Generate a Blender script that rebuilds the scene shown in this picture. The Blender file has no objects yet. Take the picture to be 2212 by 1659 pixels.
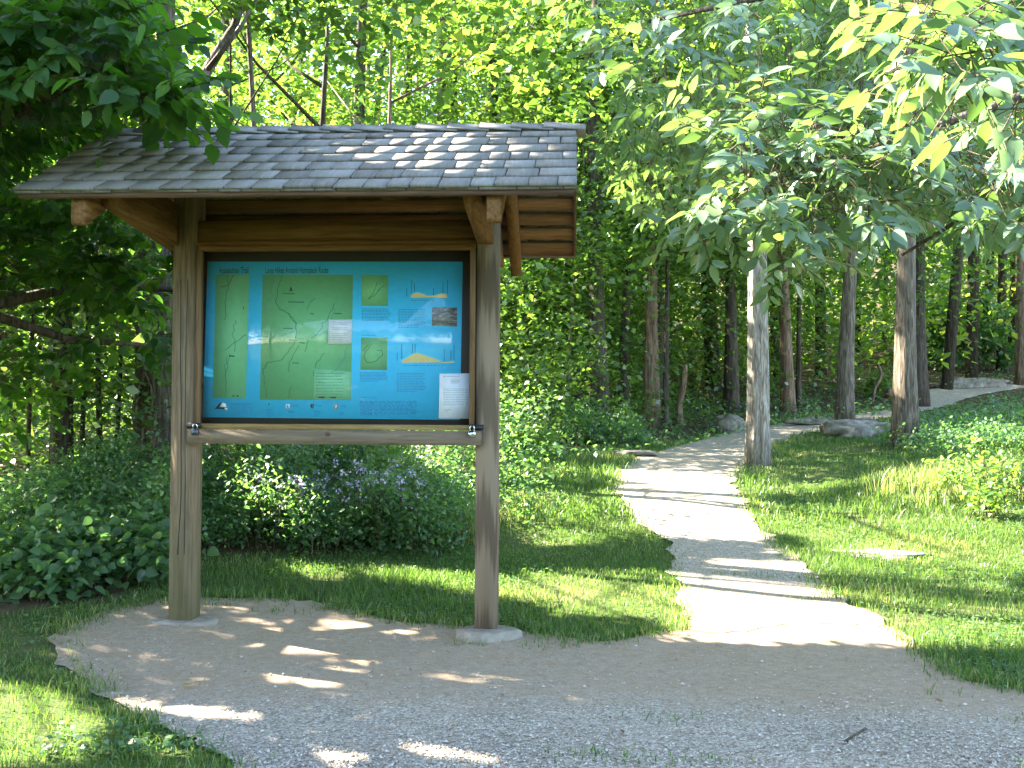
import bpy, math, random
import numpy as np
from mathutils import Vector, Matrix
from mathutils.geometry import delaunay_2d_cdt
random.seed(7); rng = np.random.default_rng(7)
R = math.radians
scene = bpy.context.scene
COL = scene.collection

# ------------------------------------------------------------------ camera model (pixels of a 2212 x 1659 picture)
F, CX, CY = 2200., 1106., 829.5
PITCH, ROLL, EYE = R(1.6), R(0.3), 1.36
def ray(px, py):
    u = (np.asarray(px, float)-CX)/F; v = -(np.asarray(py, float)-CY)/F
    c, s = math.cos(ROLL), math.sin(ROLL)
    u2 = c*u-s*v; v2 = s*u+c*v
    return np.stack([u2, math.cos(PITCH)-v2*math.sin(PITCH), math.sin(PITCH)+v2*math.cos(PITCH)], -1)
def at(px, py, d):
    r = ray(px, py); return np.array([0, 0, EYE]) + r*(np.asarray(d)/r[..., 1])[..., None]
def proj(P):
    P = np.asarray(P, float) - np.array([0, 0, EYE])
    y = P[..., 1]*math.cos(PITCH)+P[..., 2]*math.sin(PITCH)
    v = -P[..., 1]*math.sin(PITCH)+P[..., 2]*math.cos(PITCH)
    y = np.where(np.abs(y) < 1e-3, 1e-3, y)
    u2, v2 = P[..., 0]/y, v/y
    c, s = math.cos(ROLL), math.sin(ROLL)
    u = c*u2+s*v2; w = -s*u2+c*v2
    return np.stack([CX+F*u, CY-F*w], -1), y

# ------------------------------------------------------------------ small numeric helpers
def smooth(x, a, b):
    t = np.clip((np.asarray(x, float)-a)/(b-a), 0, 1); return t*t*(3-2*t)
_tab = np.random.default_rng(3).random((256, 256))
def vnoise(x, y):
    x = np.asarray(x, float); y = np.asarray(y, float)
    xi = np.floor(x).astype(int); yi = np.floor(y).astype(int)
    fx = x-xi; fy = y-yi; fx = fx*fx*(3-2*fx); fy = fy*fy*(3-2*fy)
    g = lambda a, b: _tab[a & 255, b & 255]
    return (g(xi, yi)*(1-fx)+g(xi+1, yi)*fx)*(1-fy)+(g(xi, yi+1)*(1-fx)+g(xi+1, yi+1)*fx)*fy
def inpoly(x, y, poly):
    x = np.asarray(x, float); y = np.asarray(y, float)
    ins = np.zeros(x.shape, bool); n = len(poly)
    for i in range(n):
        x0, y0 = poly[i]; x1, y1 = poly[(i+1) % n]
        if y0 == y1: continue
        c = ((y0 > y) != (y1 > y)) & (x < (x1-x0)*(y-y0)/(y1-y0)+x0)
        ins ^= c
    return ins
def unit(a):
    return a/np.maximum(np.linalg.norm(a, axis=-1, keepdims=True), 1e-9)

# ------------------------------------------------------------------ terrain
GY = [-60, 5.4, 6, 8, 10.5, 13, 15.5, 19, 23, 26, 28, 40, 60, 124]
GZ = [0, 0, .03, .17, .44, .66, .84, 1.18, 1.5, 2.05, 2.35, 4.4, 10, 34]
def ground_z(x, y):
    x = np.asarray(x, float); y = np.asarray(y, float)
    z = (np.interp(y-.35, GY, GZ)+np.interp(y, GY, GZ)+np.interp(y+.35, GY, GZ))/3
    z = z + .045*np.clip(-x-.6, 0, 4)*smooth(y, 5, 6.5)
    z = z + .10*np.clip(x-3.2, 0, 5)*smooth(y, 6.5, 9.5)*(1-.8*smooth(y, 13, 22))
    z = z + (vnoise(x*.9+9, y*.9)-.5)*.05*smooth(y, 6, 9) + (vnoise(x*2.7, y*2.7+5)-.5)*.012
    return z
_ts = np.concatenate([np.arange(2.5, 14, .01), np.arange(14, 70, .05)])
def hit(px, py):
    r = ray(px, py); P = np.array([0, 0, EYE])+np.outer(_ts, r/r[1])
    below = P[:, 2] <= ground_z(P[:, 0], P[:, 1])
    i = np.argmax(below) if below.any() else len(_ts)-1
    p = P[i].copy(); p[2] = ground_z(p[0], p[1]); return p

# sun: from the left and a little ahead of the camera
SUN_EL, SUN_AZ = R(36), R(-66.5)
S = np.array([math.cos(SUN_EL)*math.sin(SUN_AZ), math.cos(SUN_EL)*math.cos(SUN_AZ), math.sin(SUN_EL)])
def flat(P):                                   # where a point's shadow meets the level z = 0
    P = np.asarray(P, float); t = P[..., 2]/S[2]
    return np.stack([P[..., 0]-S[0]*t, P[..., 1]-S[1]*t], -1)

# gaps in the canopy, given by the sunlit patches they let through
LIT = [
 [(1470,1350),(1500,1398),(1990,1404),(2300,1400),(2300,1290),(1850,1283),(1720,1325),(1600,1320),(1560,1345)],
 [(640,1255),(700,1222),(820,1222),(1000,1245),(1200,1262),(1420,1296),(1475,1345),(1440,1350),(1300,1312),(1100,1292),(900,1268)],
 [(1610,1130),(1700,1105),(1900,1070),(2020,1020),(2100,960),(2300,930),(2300,1110),(2000,1120),(1750,1150)],
 [(1330,1015),(1590,1035),(1580,1052),(1330,1040)], [(1350,1092),(1600,1108),(1590,1130),(1360,1115)],
 [(1390,1145),(1660,1150),(1660,1175),(1420,1170)], [(1580,1215),(1770,1222),(1750,1240),(1590,1238)],
 [(1680,1190),(2300,1190),(2300,1235),(1800,1228)],
 [(560,1378),(650,1380),(690,1408),(600,1402)], [(735,1408),(815,1425),(790,1432),(740,1420)],
 [(760,1350),(880,1362),(860,1372),(770,1362)], [(720,1462),(760,1462),(755,1474),(725,1472)],
 [(625,1470),(670,1472),(660,1482),(628,1480)], [(960,1464),(1030,1470),(1020,1482),(965,1480)],
 [(270,1520),(470,1532),(570,1562),(500,1562),(330,1540)], [(0,1480),(120,1490),(230,1560),(200,1640),(0,1659)],
 [(700,1625),(780,1640),(760,1655),(705,1650)], [(930,1620),(1040,1640),(1020,1655),(940,1645)],
 [(350,1610),(420,1620),(410,1645),(350,1640)],
 [(1660,928),(1800,902),(1950,884),(2000,893),(1840,925),(1720,945)], [(1995,850),(2080,834),(2230,812),(2240,838),(2130,852),(2060,868)],
]
LITP = []
for poly in LIT:
    LITP.append([tuple(flat(hit(*p))) for p in poly])
def roofpt(px, py):                            # front roof slope, rough plane
    r = ray(px, py); n = np.array([.03, -.5, .866]); p0 = np.array([-.1, 6.1, 3.08])
    o = np.array([0, 0, EYE]); return o + r*((p0-o)@n/(r@n))
for poly in [[(700,300),(1010,290),(900,325),(740,318)], [(900,340),(1120,325),(1180,352),(960,362)], [(880,352),(1000,345),(980,370),(900,372)]]:
    LITP.append([tuple(flat(roofpt(*p))) for p in poly])
def grow(poly, by):
    p = np.array(poly); c = p.mean(0); d = p-c; L = np.linalg.norm(d, axis=1, keepdims=True); return [tuple(v) for v in c+d*(L+by)/np.maximum(L, .05)]
LITP = [grow(p, .04 if 12 <= k <= 19 else .13) for k, p in enumerate(LITP)]
DARKP = [tuple(flat(hit(*p))) for p in [(1960,880),(2120,850),(2290,840),(2290,985),(2080,985)]]
WIN = [(4.9, 2.3, 1.5), (3.6, 2.6, .8)]
def in_frame(P, pad=30):
    q2, yy = proj(P); return (yy > .5) & (q2[..., 0] > -pad) & (q2[..., 0] < 2212+pad) & (q2[..., 1] > -pad) & (q2[..., 1] < 1659+pad)
def lit_mask(P, far_too=True, pad=0.):
    q = flat(P)
    if pad: return lit_mask(P, far_too) | lit_mask(P+np.array([pad, 0, 0]), far_too) | lit_mask(P-np.array([pad, 0, 0]), far_too) | lit_mask(P+np.array([0, 0, pad]), far_too) | lit_mask(P-np.array([0, 0, pad]), far_too)
    m = np.zeros(q.shape[:-1], bool)
    for poly in LITP: m |= inpoly(q[..., 0], q[..., 1], poly)
    for (a, b, r) in WIN: m |= (q[..., 0]-a)**2+(q[..., 1]-b)**2 < r*r
    if far_too:
        far = (q[..., 1] > 8.2) & (q[..., 0] > -1.2) & ~in_frame(P)
        m |= far & (vnoise(q[..., 0]*.55+3, q[..., 1]*1.5) > .44)
    shade = inpoly(q[..., 0], q[..., 1], DARKP)
    glade = ~shade & (q[..., 0] > .3) & (q[..., 0] < 14) & (q[..., 1] > 6.4) & (q[..., 1] < 19)
    m |= glade & (vnoise(q[..., 0]*.42+13, q[..., 1]*1.25+2) > .42+.6*smooth(np.asarray(P)[..., 1], 13, 18))
    return m

# ------------------------------------------------------------------ scene helpers
def mesh(name, V, quads=None, tris=None, rnd=None, smooth_=False, col=None):
    V = np.asarray(V, np.float32); nl = []; st = []; k = 0
    parts = []
    if quads is not None and len(quads): q = np.asarray(quads, np.int32); parts.append(q.ravel()); st.append(np.arange(len(q))*4); k = len(q)*4
    if tris is not None and len(tris): t = np.asarray(tris, np.int32); parts.append(t.ravel()); st.append(k+np.arange(len(t))*3)
    loops = np.concatenate(parts); starts = np.concatenate(st)
    m = bpy.data.meshes.new(name)
    m.vertices.add(len(V)); m.vertices.foreach_set('co', V.ravel())
    m.loops.add(len(loops)); m.loops.foreach_set('vertex_index', loops)
    m.polygons.add(len(starts)); m.polygons.foreach_set('loop_start', starts.astype(np.int32))
    m.update(calc_edges=True); m.validate()
    if rnd is not None and len(rnd) == len(m.vertices):
        a = m.attributes.new('rnd', 'FLOAT', 'POINT'); a.data.foreach_set('value', np.asarray(rnd, np.float32))
    if smooth_: m.polygons.foreach_set('use_smooth', np.ones(len(m.polygons), bool)); m.update()
    return m
def obj(name, m, mat=None, parent=None, loc=None, rotz=0, scale=None):
    o = bpy.data.objects.new(name, m); COL.objects.link(o)
    if mat is not None and m is not None and not m.materials: m.materials.append(mat)
    if parent is not None: o.parent = parent
    if loc is not None: o.location = loc
    if rotz: o.rotation_euler = (0, 0, rotz)
    if scale is not None: o.scale = scale if hasattr(scale, '__len__') else (scale,)*3
    return o
def tag(o, label, cat, group=None, kind=None):
    if label: o['label'] = label
    if cat: o['category'] = cat
    if group: o['group'] = group
    if kind: o['kind'] = kind
    return o
def empty(name, loc, label, cat, group=None, rotz=0):
    o = bpy.data.objects.new(name, None); o.empty_display_size = .2; COL.objects.link(o)
    o.location = loc; o.rotation_euler = (0, 0, rotz); return tag(o, label, cat, group)

class MB:
    def __init__(s): s.v = []; s.q = []; s.t = []; s.r = []; s.n = 0
    def add(s, V, q=None, t=None, r=0.5):
        V = np.asarray(V, float).reshape(-1, 3)
        if q is not None and len(q): s.q.append(np.asarray(q)+s.n)
        if t is not None and len(t): s.t.append(np.asarray(t)+s.n)
        s.v.append(V); s.r.append(np.broadcast_to(np.asarray(r, float), (len(V),))); s.n += len(V)
    def box(s, x0, x1, y0, y1, z0, z1, r=.5):
        V = [(x, y, z) for x in (x0, x1) for y in (y0, y1) for z in (z0, z1)]
        s.add(V, [(0,1,3,2),(4,6,7,5),(0,4,5,1),(2,3,7,6),(0,2,6,4),(1,5,7,3)], r=r)
    def prism(s, poly, x0, x1, axis='x', r=.5):      # polygon extruded along an axis; poly is (y,z) for x, (x,z) for y, (x,y) for z
        n = len(poly); V = []
        for e in (x0, x1):
            for (a, b) in poly: V.append({'x': (e, a, b), 'y': (a, e, b), 'z': (a, b, e)}[axis])
        q = [(i, (i+1) % n, n+(i+1) % n, n+i) for i in range(n)]
        t = [(0, i+1, i) for i in range(1, n-1)]+[(n, n+i, n+i+1) for i in range(1, n-1)]
        s.add(V, q, t, r=r)
    def tube(s, path, rad, seg=8, rough=0, r=.5, flare=0):
        path = np.asarray(path, float); rad = np.broadcast_to(np.asarray(rad, float), (len(path),)).copy()
        tan = unit(np.gradient(path, axis=0)); ref = np.array([1., 0, 0]) if abs(tan[0][0]) < .8 else np.array([0, 1., 0])
        a = unit(np.cross(tan, ref)); b = np.cross(tan, a)
        th = np.arange(seg)*2*math.pi/seg
        rr = rad[:, None]*np.ones(seg)
        if rough:
            ph = rng.random()*50
            rr = rr*(1+rough*(vnoise(np.arange(seg)[None]*1.7+ph, np.arange(len(path))[:, None]*.35+ph)-.5)*2)
        if flare:
            k = np.exp(-np.arange(len(path))/max(1, len(path))*9)[:, None]
            rr = rr*(1+flare*k*(.6+.7*np.sin(th*4+ph)**2))
        V = path[:, None]+rr[..., None]*(np.cos(th)[None, :, None]*a[:, None]+np.sin(th)[None, :, None]*b[:, None])
        n = len(path); i = np.arange(n-1)[:, None]*seg; j = np.arange(seg)[None]
        q = np.stack([i+j, i+(j+1) % seg, i+seg+(j+1) % seg, i+seg+j], -1).reshape(-1, 4)
        V = V.reshape(-1, 3); V = np.vstack([V, path[-1:], path[:1]])
        e = (n-1)*seg; jj = np.arange(seg)
        t = np.vstack([np.stack([e+jj, e+(jj+1) % seg, np.full(seg, n*seg)], -1), np.stack([(jj+1) % seg, jj, np.full(seg, n*seg+1)], -1)])
        s.add(V, q, t, r=r)
    def lathe(s, prof, c, seg=16, r=.5):
        s.tube([(c[0], c[1], c[2]+z) for (_, z) in prof], [a for a, _ in prof], seg, r=r)
    def mesh(s, name, smooth_=False):
        return mesh(name, np.vstack(s.v), np.vstack(s.q) if s.q else None, np.vstack(s.t) if s.t else None, np.concatenate(s.r), smooth_)

def leaves_simple(C, A, N, L, W, fold=.12):
    """cheap leaf: one quad folded on its midrib"""
    A = unit(A); Sd = unit(np.cross(A, N)); N = np.cross(Sd, A); L = L[:, None]; W = W[:, None]
    b = C; t = C+A*L-N*L*.10; m = C+A*L*.45
    l = m+Sd*W*.5+N*W*fold; r = m-Sd*W*.5+N*W*fold
    V = np.stack([b, r, t, l], 1).reshape(-1, 3)
    return V, (np.arange(len(C))[:, None]*4+np.arange(4)[None])
def leaves_fine(C, A, N, L, W, fold=.11, curl=.22, tipw=.62):
    A = unit(A); Sd = unit(np.cross(A, N)); N = np.cross(Sd, A); L = L[:, None]; W = W[:, None]
    p = lambda u, s, h: C+A*L*u+Sd*W*s-N*L*curl*u*u+N*W*h
    k = tipw/.62
    V = np.stack([p(0,0,0), p(.15,0,0), p(.42,0,0), p(.74,0,0), p(1,0,0)]+[p(u, sg*w_, fold*w_*2) for sg in (1, -1) for u, w_ in ((.13, .33), (.40, .5), (.73, .30*k))], 1)
    n = len(C); o = np.arange(n)[:, None, None]*11
    q = (o+np.array([[1,5,6,2],[2,6,7,3],[1,2,9,8],[2,3,10,9]])[None]).reshape(-1, 4)
    t = (o+np.array([[0,5,1],[3,7,4],[0,1,8],[3,4,10]])[None]).reshape(-1, 3)
    return V.reshape(-1, 3), q, t
def prisms(P0, P1, r0, r1):
    d = unit(P1-P0); ref = np.where(np.abs(d[:, 2:3]) < .9, np.array([[0, 0, 1.]]), np.array([[1., 0, 0]]))
    a = unit(np.cross(d, ref)); b = np.cross(d, a); V = []
    for P, r in ((P0, r0), (P1, r1)):
        for k in range(3):
            th = k*2*math.pi/3; V.append(P+(a*math.cos(th)+b*math.sin(th))*np.asarray(r)[..., None])
    V = np.stack(V, 1).reshape(-1, 3); o = np.arange(len(P0))[:, None, None]*6
    return V, (o+np.array([[0,1,4,3],[1,2,5,4],[2,0,3,5]])[None]).reshape(-1, 4)

# ------------------------------------------------------------------ materials
def newmat(name):
    m = bpy.data.materials.new(name); m.use_nodes = True; nt = m.node_tree
    for n in list(nt.nodes): nt.nodes.remove(n)
    out = nt.nodes.new('ShaderNodeOutputMaterial'); return m, nt, out
def nd(nt, t, **k):
    n = nt.nodes.new(t)
    for a, b in k.items():
        if a in n.inputs: n.inputs[a].default_value = b
        else: setattr(n, a, b)
    return n
def ramp(nt, fac, stops, interp='LINEAR'):
    r = nt.nodes.new('ShaderNodeValToRGB'); r.color_ramp.interpolation = interp; e = r.color_ramp.elements
    while len(e) < len(stops): e.new(.5)
    for el, (p, c) in zip(e, stops): el.position = p; el.color = (*c, 1)
    nt.links.new(fac, r.inputs['Fac']); return r.outputs['Color']
def mixc(nt, fac, a, b, mode='MIX'):
    m = nt.nodes.new('ShaderNodeMix'); m.data_type = 'RGBA'; m.blend_type = mode
    for s, i in ((fac, 0), (a, 6), (b, 7)):
        if hasattr(s, 'is_linked'): nt.links.new(s, m.inputs[i])
        elif isinstance(s, (tuple, list)): m.inputs[i].default_value = (*s, 1)
        else: m.inputs[i].default_value = s
    return m.outputs[2]
def coords(nt, scale=(1, 1, 1), rot=(0, 0, 0)):
    tc = nt.nodes.new('ShaderNodeTexCoord'); mp = nt.nodes.new('ShaderNodeMapping')
    mp.inputs['Scale'].default_value = scale; mp.inputs['Rotation'].default_value = rot
    nt.links.new(tc.outputs['Object'], mp.inputs['Vector']); return mp.outputs['Vector']
def noise(nt, vec, scale, detail=4, rough=.55, dist=0):
    n = nd(nt, 'ShaderNodeTexNoise', Scale=scale, Detail=detail, Roughness=rough, Distortion=dist)
    nt.links.new(vec, n.inputs['Vector']); return n.outputs['Fac']
def bumpn(nt, h, strength, dist):
    b = nd(nt, 'ShaderNodeBump', Strength=strength, Distance=dist); nt.links.new(h, b.inputs['Height']); return b.outputs['Normal']
def finish(nt, out, col, rough=.8, normal=None, spec=.3, metal=0):
    p = nd(nt, 'ShaderNodeBsdfPrincipled', Roughness=rough, Metallic=metal); p.inputs['Specular IOR Level'].default_value = spec
    if hasattr(col, 'is_linked'): nt.links.new(col, p.inputs['Base Color'])
    else: p.inputs['Base Color'].default_value = (*col, 1)
    if normal is not None: nt.links.new(normal, p.inputs['Normal'])
    nt.links.new(p.outputs[0], out.inputs[0]); return p
def plain(name, col, rough=.6, spec=.3, metal=0):
    m, nt, out = newmat(name); v = coords(nt); f = noise(nt, v, 35, 3)
    c = mixc(nt, f, tuple(x*.88 for x in col), tuple(min(1, x*1.1) for x in col)); finish(nt, out, c, rough, None, spec, metal); return m
def attr(nt, name='rnd'):
    a = nt.nodes.new('ShaderNodeAttribute'); a.attribute_name = name; return a.outputs['Fac']
def leafmat(name, stops, tcol, trans=.42, rough=.42, spec=.35):
    m, nt, out = newmat(name); f = attr(nt)
    c = ramp(nt, f, stops); tc = mixc(nt, 1., c, tcol, 'MULTIPLY')
    p = nd(nt, 'ShaderNodeBsdfPrincipled', Roughness=rough); p.inputs['Specular IOR Level'].default_value = spec
    nt.links.new(c, p.inputs['Base Color'])
    t = nt.nodes.new('ShaderNodeBsdfTranslucent'); nt.links.new(tc, t.inputs['Color'])
    mx = nt.nodes.new('ShaderNodeMixShader'); mx.inputs[0].default_value = trans
    nt.links.new(p.outputs[0], mx.inputs[1]); nt.links.new(t.outputs[0], mx.inputs[2]); nt.links.new(mx.outputs[0], out.inputs[0])
    return m
def woodmat(name, axis, dark, mid, light, fine=55., ring=0, greenfoot=False):
    m, nt, out = newmat(name)
    sc = {'x': (1.6, 22, 22), 'y': (22, 1.6, 22), 'z': (22, 22, 1.3)}[axis]
    v = coords(nt, sc); big = coords(nt, {'x': (.5, 3, 3), 'y': (3, .5, 3), 'z': (3, 3, .4)}[axis])
    g = noise(nt, v, fine/22., 5, .6, .6); b = noise(nt, big, 1.6, 3)
    if ring:
        vv = coords(nt, {'x': (.1, 9, 9), 'y': (9, .1, 9), 'z': (9, 9, .10)}[axis])
        w = nd(nt, 'ShaderNodeTexWave', Scale=ring, Distortion=3.2, Detail=2); w.inputs['Detail Scale'].default_value = .8
        w.wave_type = 'RINGS'; nt.links.new(vv, w.inputs['Vector'])
        g = mixc(nt, .55, g, w.outputs['Fac'])
    bk = tuple(x*.45 for x in dark)
    c = ramp(nt, g, [(.28, bk), (.40, dark), (.50, mid), (.64, light)])
    bm = nd(nt, 'ShaderNodeMath', operation='MULTIPLY'); bm.inputs[1].default_value = .45; nt.links.new(b, bm.inputs[0]); c = mixc(nt, bm.outputs[0], c, mid)
    rn = attr(nt); c = mixc(nt, .35, c, ramp(nt, rn, [(0, dark), (1, light)]))
    if greenfoot:
        tc = nt.nodes.new('ShaderNodeTexCoord'); sx = nt.nodes.new('ShaderNodeSeparateXYZ'); nt.links.new(tc.outputs['Object'], sx.inputs[0])
        mr = nd(nt, 'ShaderNodeMapRange'); mr.inputs[1].default_value = .95; mr.inputs[2].default_value = .15; nt.links.new(sx.outputs['Z'], mr.inputs[0])
        mu = nd(nt, 'ShaderNodeMath', operation='MULTIPLY'); nt.links.new(mr.outputs[0], mu.inputs[0]); nt.links.new(b, mu.inputs[1])
        c = mixc(nt, mu.outputs[0], c, (.13, .15, .075))
    finish(nt, out, c, .8, bumpn(nt, g, .5, .005), .15); return m
def barkmat(name, dark, mid, light, sc=1., patch=None):
    m, nt, out = newmat(name)
    v = coords(nt, (9*sc, 9*sc, 1.1*sc)); g = noise(nt, v, 2.6, 5, .6, 1.2)
    w = noise(nt, coords(nt, (1, 1, .6)), 2.2, 3)
    c = ramp(nt, g, [(.30, dark), (.5, mid), (.72, light)])
    if patch: c = mixc(nt, ramp(nt, w, [(.5, (0, 0, 0)), (.62, (1, 1, 1))]), c, patch)
    finish(nt, out, c, .9, bumpn(nt, g, .9, .03), .12); return m

M = {}
M['post'] = woodmat('weathered_post', 'z', (.11, .075, .045), (.195, .138, .088), (.28, .208, .14), 60, greenfoot=True)
M['post_ring'] = woodmat('grained_post', 'z', (.11, .08, .054), (.21, .155, .108), (.30, .228, .165), 50, ring=4.5)
M['rail'] = woodmat('weathered_rail', 'x', (.105, .076, .05), (.182, .138, .095), (.26, .205, .145), 50)
M['cedar_x'] = woodmat('cedar_along', 'x', (.085, .040, .015), (.15, .075, .028), (.22, .115, .045), 50)
M['cedar_y'] = woodmat('cedar_across', 'y', (.10, .048, .018), (.18, .09, .033), (.26, .14, .055), 50)
M['cedar_z'] = woodmat('cedar_upright', 'z', (.12, .072, .04), (.185, .115, .065), (.25, .16, .095), 50)
M['sill'] = woodmat('yellow_sill', 'x', (.18, .115, .042), (.28, .185, .07), (.35, .24, .10), 50)
M['fascia'] = woodmat('fascia_wood', 'x', (.07, .04, .03), (.13, .075, .055), (.19, .115, .085), 50)
def shinglemat():
    m, nt, out = newmat('cedar_shingle'); f = attr(nt)
    v = coords(nt, (60, 5, 5)); g = noise(nt, v, 1.5, 4, .6); b = noise(nt, coords(nt), 1.7, 3)
    c = ramp(nt, f, [(0, (.11, .095, .08)), (.35, (.168, .150, .132)), (.7, (.205, .187, .168)), (1, (.26, .24, .218))])
    c = mixc(nt, .35, c, ramp(nt, g, [(.25, (.07, .062, .055)), (.75, (.30, .285, .27))]))
    c = mixc(nt, ramp(nt, b, [(.55, (0, 0, 0)), (.75, (.5, .5, .5))]), c, (.10, .10, .075))
    finish(nt, out, c, .85, bumpn(nt, g, .3, .003), .2); return m
M['shingle'] = shinglemat()
M['backing'] = plain('dark_backing', (.055, .05, .047), .55)
M['iron'] = plain('black_hasp', (.012, .014, .018), .45, .4)
M['steel'] = plain('steel', (.62, .63, .65), .22, .5, 1.)
M['darksteel'] = plain('dark_lock_body', (.07, .09, .12), .35, .5, .6)
M['chrome'] = plain('bright_shackle', (.85, .85, .86), .15, .5, 1.)
M['blue'] = plain('poster_blue', (.06, .54, .95), .5)
M['green'] = plain('map_green', (.17, .46, .23), .5)
M['legend'] = plain('legend_green', (.22, .54, .31), .5)
M['ink'] = plain('ink', (.02, .05, .06), .5)
M['softink'] = plain('soft_ink', (.02, .15, .33), .5)
M['trail'] = plain('trail_line', (.035, .16, .09), .5)
M['brownline'] = plain('brown_line', (.14, .11, .04), .5)
M['river'] = plain('river_line', (.07, .27, .30), .5)
M['sand'] = plain('profile_sand', (.60, .50, .22), .5)
M['paper'] = plain('white_paper', (.70, .74, .82), .6)
M['greyink'] = plain('grey_print', (.33, .36, .42), .6)
M['redink'] = plain('red_print', (.55, .25, .22), .6)
M['white'] = plain('print_white', (.65, .65, .66), .6)
M['brownlogo'] = plain('brown_logo', (.33, .22, .13), .6)
def photomat():
    m, nt, out = newmat('grey_photo'); v = coords(nt, (9, 1, 26), (0, .5, 0)); f = noise(nt, v, 2.2, 5, .7)
    finish(nt, out, ramp(nt, f, [(.3, (.035, .035, .04)), (.5, (.18, .18, .19)), (.7, (.48, .48, .50))]), .5); return m
M['photo'] = photomat()
def glassmat():
    m, nt, out = newmat('case_glazing')
    fr = nd(nt, 'ShaderNodeFresnel', IOR=1.5); tr = nt.nodes.new('ShaderNodeBsdfTransparent'); gl = nd(nt, 'ShaderNodeBsdfGlossy', Roughness=.02)
    mx = nt.nodes.new('ShaderNodeMixShader'); ge = nt.nodes.new('ShaderNodeNewGeometry'); iv = nd(nt, 'ShaderNodeMath', operation='SUBTRACT'); iv.inputs[0].default_value = 1; nt.links.new(ge.outputs['Backfacing'], iv.inputs[1]); mu = nd(nt, 'ShaderNodeMath', operation='MULTIPLY'); nt.links.new(fr.outputs[0], mu.inputs[0]); nt.links.new(iv.outputs[0], mu.inputs[1]); nt.links.new(mu.outputs[0], mx.inputs[0]); nt.links.new(tr.outputs[0], mx.inputs[1]); nt.links.new(gl.outputs[0], mx.inputs[2])
    nt.links.new(mx.outputs[0], out.inputs[0]); return m
M['glass'] = glassmat()

M['ash'] = leafmat('ash_leaf', [(0, (.06, .10, .055)), (.5, (.10, .155, .085)), (1, (.15, .21, .10))], (2.4, 2.8, .8), .27, .34, .65)
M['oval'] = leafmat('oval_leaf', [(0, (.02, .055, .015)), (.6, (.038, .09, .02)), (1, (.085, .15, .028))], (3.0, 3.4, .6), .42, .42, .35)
M['wood_leaf'] = leafmat('woodland_leaf', [(0, (.035, .075, .022)), (.5, (.07, .13, .035)), (.85, (.125, .18, .04)), (1, (.26, .24, .07))], (3.0, 3.0, 1.1), .45, .34, .6)
M['far_leaf'] = leafmat('distant_leaf', [(0, (.05, .10, .02)), (.5, (.09, .17, .03)), (1, (.24, .25, .08))], (3.0, 2.9, 1.2), .48, .40, .4)
M['shrub_leaf'] = leafmat('shrub_leaf', [(0, (.05, .105, .05)), (.6, (.09, .16, .072)), (1, (.15, .21, .085))], (2.2, 2.5, .9), .42, .42, .5)
M['weed_leaf'] = leafmat('weed_leaf', [(0, (.07, .14, .04)), (1, (.17, .24, .07))], (2.2, 2.2, .6), .4, .45, .3)
M['petal'] = leafmat('lilac_petal', [(0, (.50, .44, .62)), (1, (.68, .62, .78))], (1, 1, 1), .3, .6, .2)
M['grass'] = leafmat('grass_blade', [(0, (.04, .085, .02)), (.5, (.085, .15, .035)), (.8, (.16, .20, .06)), (1, (.34, .30, .16))], (2.0, 2.1, 1.0), .42, .40, .4)
M['yellow_leaf'] = leafmat('yellow_fallen', [(0, (.62, .45, .03)), (1, (.70, .52, .04))], (1, 1, 1), .2)
M['bark'] = barkmat('grey_bark', (.035, .028, .02), (.12, .095, .07), (.24, .20, .16))
M['bark_pale'] = barkmat('pale_furrowed_bark', (.06, .045, .035), (.24, .205, .165), (.44, .40, .35), 1.5)
M['bark_dark'] = barkmat('dark_bark', (.02, .016, .012), (.065, .052, .038), (.13, .105, .08))
M['bark_tan'] = barkmat('tan_bark', (.05, .03, .02), (.18, .12, .08), (.32, .23, .16))
M['twig'] = barkmat('twig_bark', (.05, .035, .022), (.13, .095, .06), (.22, .17, .12), 3)
def rockmat(name, a, b, c_):
    m, nt, out = newmat(name); v = coords(nt); f = noise(nt, v, 9, 6, .65); g = noise(nt, v, 45, 3)
    c = ramp(nt, f, [(.3, a), (.5, b), (.7, c_)]); finish(nt, out, c, .9, bumpn(nt, f, .7, .03), .15); return m
M['concrete'] = rockmat('pale_concrete', (.17, .135, .10), (.27, .225, .175), (.35, .30, .245))
M['rock'] = rockmat('grey_rock', (.09, .075, .06), (.20, .17, .135), (.33, .29, .24))
M['rock_pale'] = rockmat('pale_rock', (.22, .20, .17), (.36, .33, .29), (.48, .45, .41))
def groundmat():
    m, nt, out = newmat('soil'); v = coords(nt); f = noise(nt, v, 6, 6, .7); g = noise(nt, v, 60, 4, .7); b = noise(nt, v, 1.1, 3)
    lit = ramp(nt, f, [(.3, (.035, .024, .014)), (.5, (.085, .06, .035)), (.7, (.15, .11, .065))])
    gr = ramp(nt, g, [(.3, (.025, .045, .010)), (.5, (.06, .095, .020)), (.72, (.15, .15, .06))])
    gr = mixc(nt, ramp(nt, b, [(.5, (0, 0, 0)), (.7, (.7, .7, .7))]), gr, (.16, .135, .075))
    a = attr(nt, 'rnd'); c = mixc(nt, a, lit, gr); finish(nt, out, c, .95, bumpn(nt, g, .8, .03), .1); return m
M['soil'] = groundmat()
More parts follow.
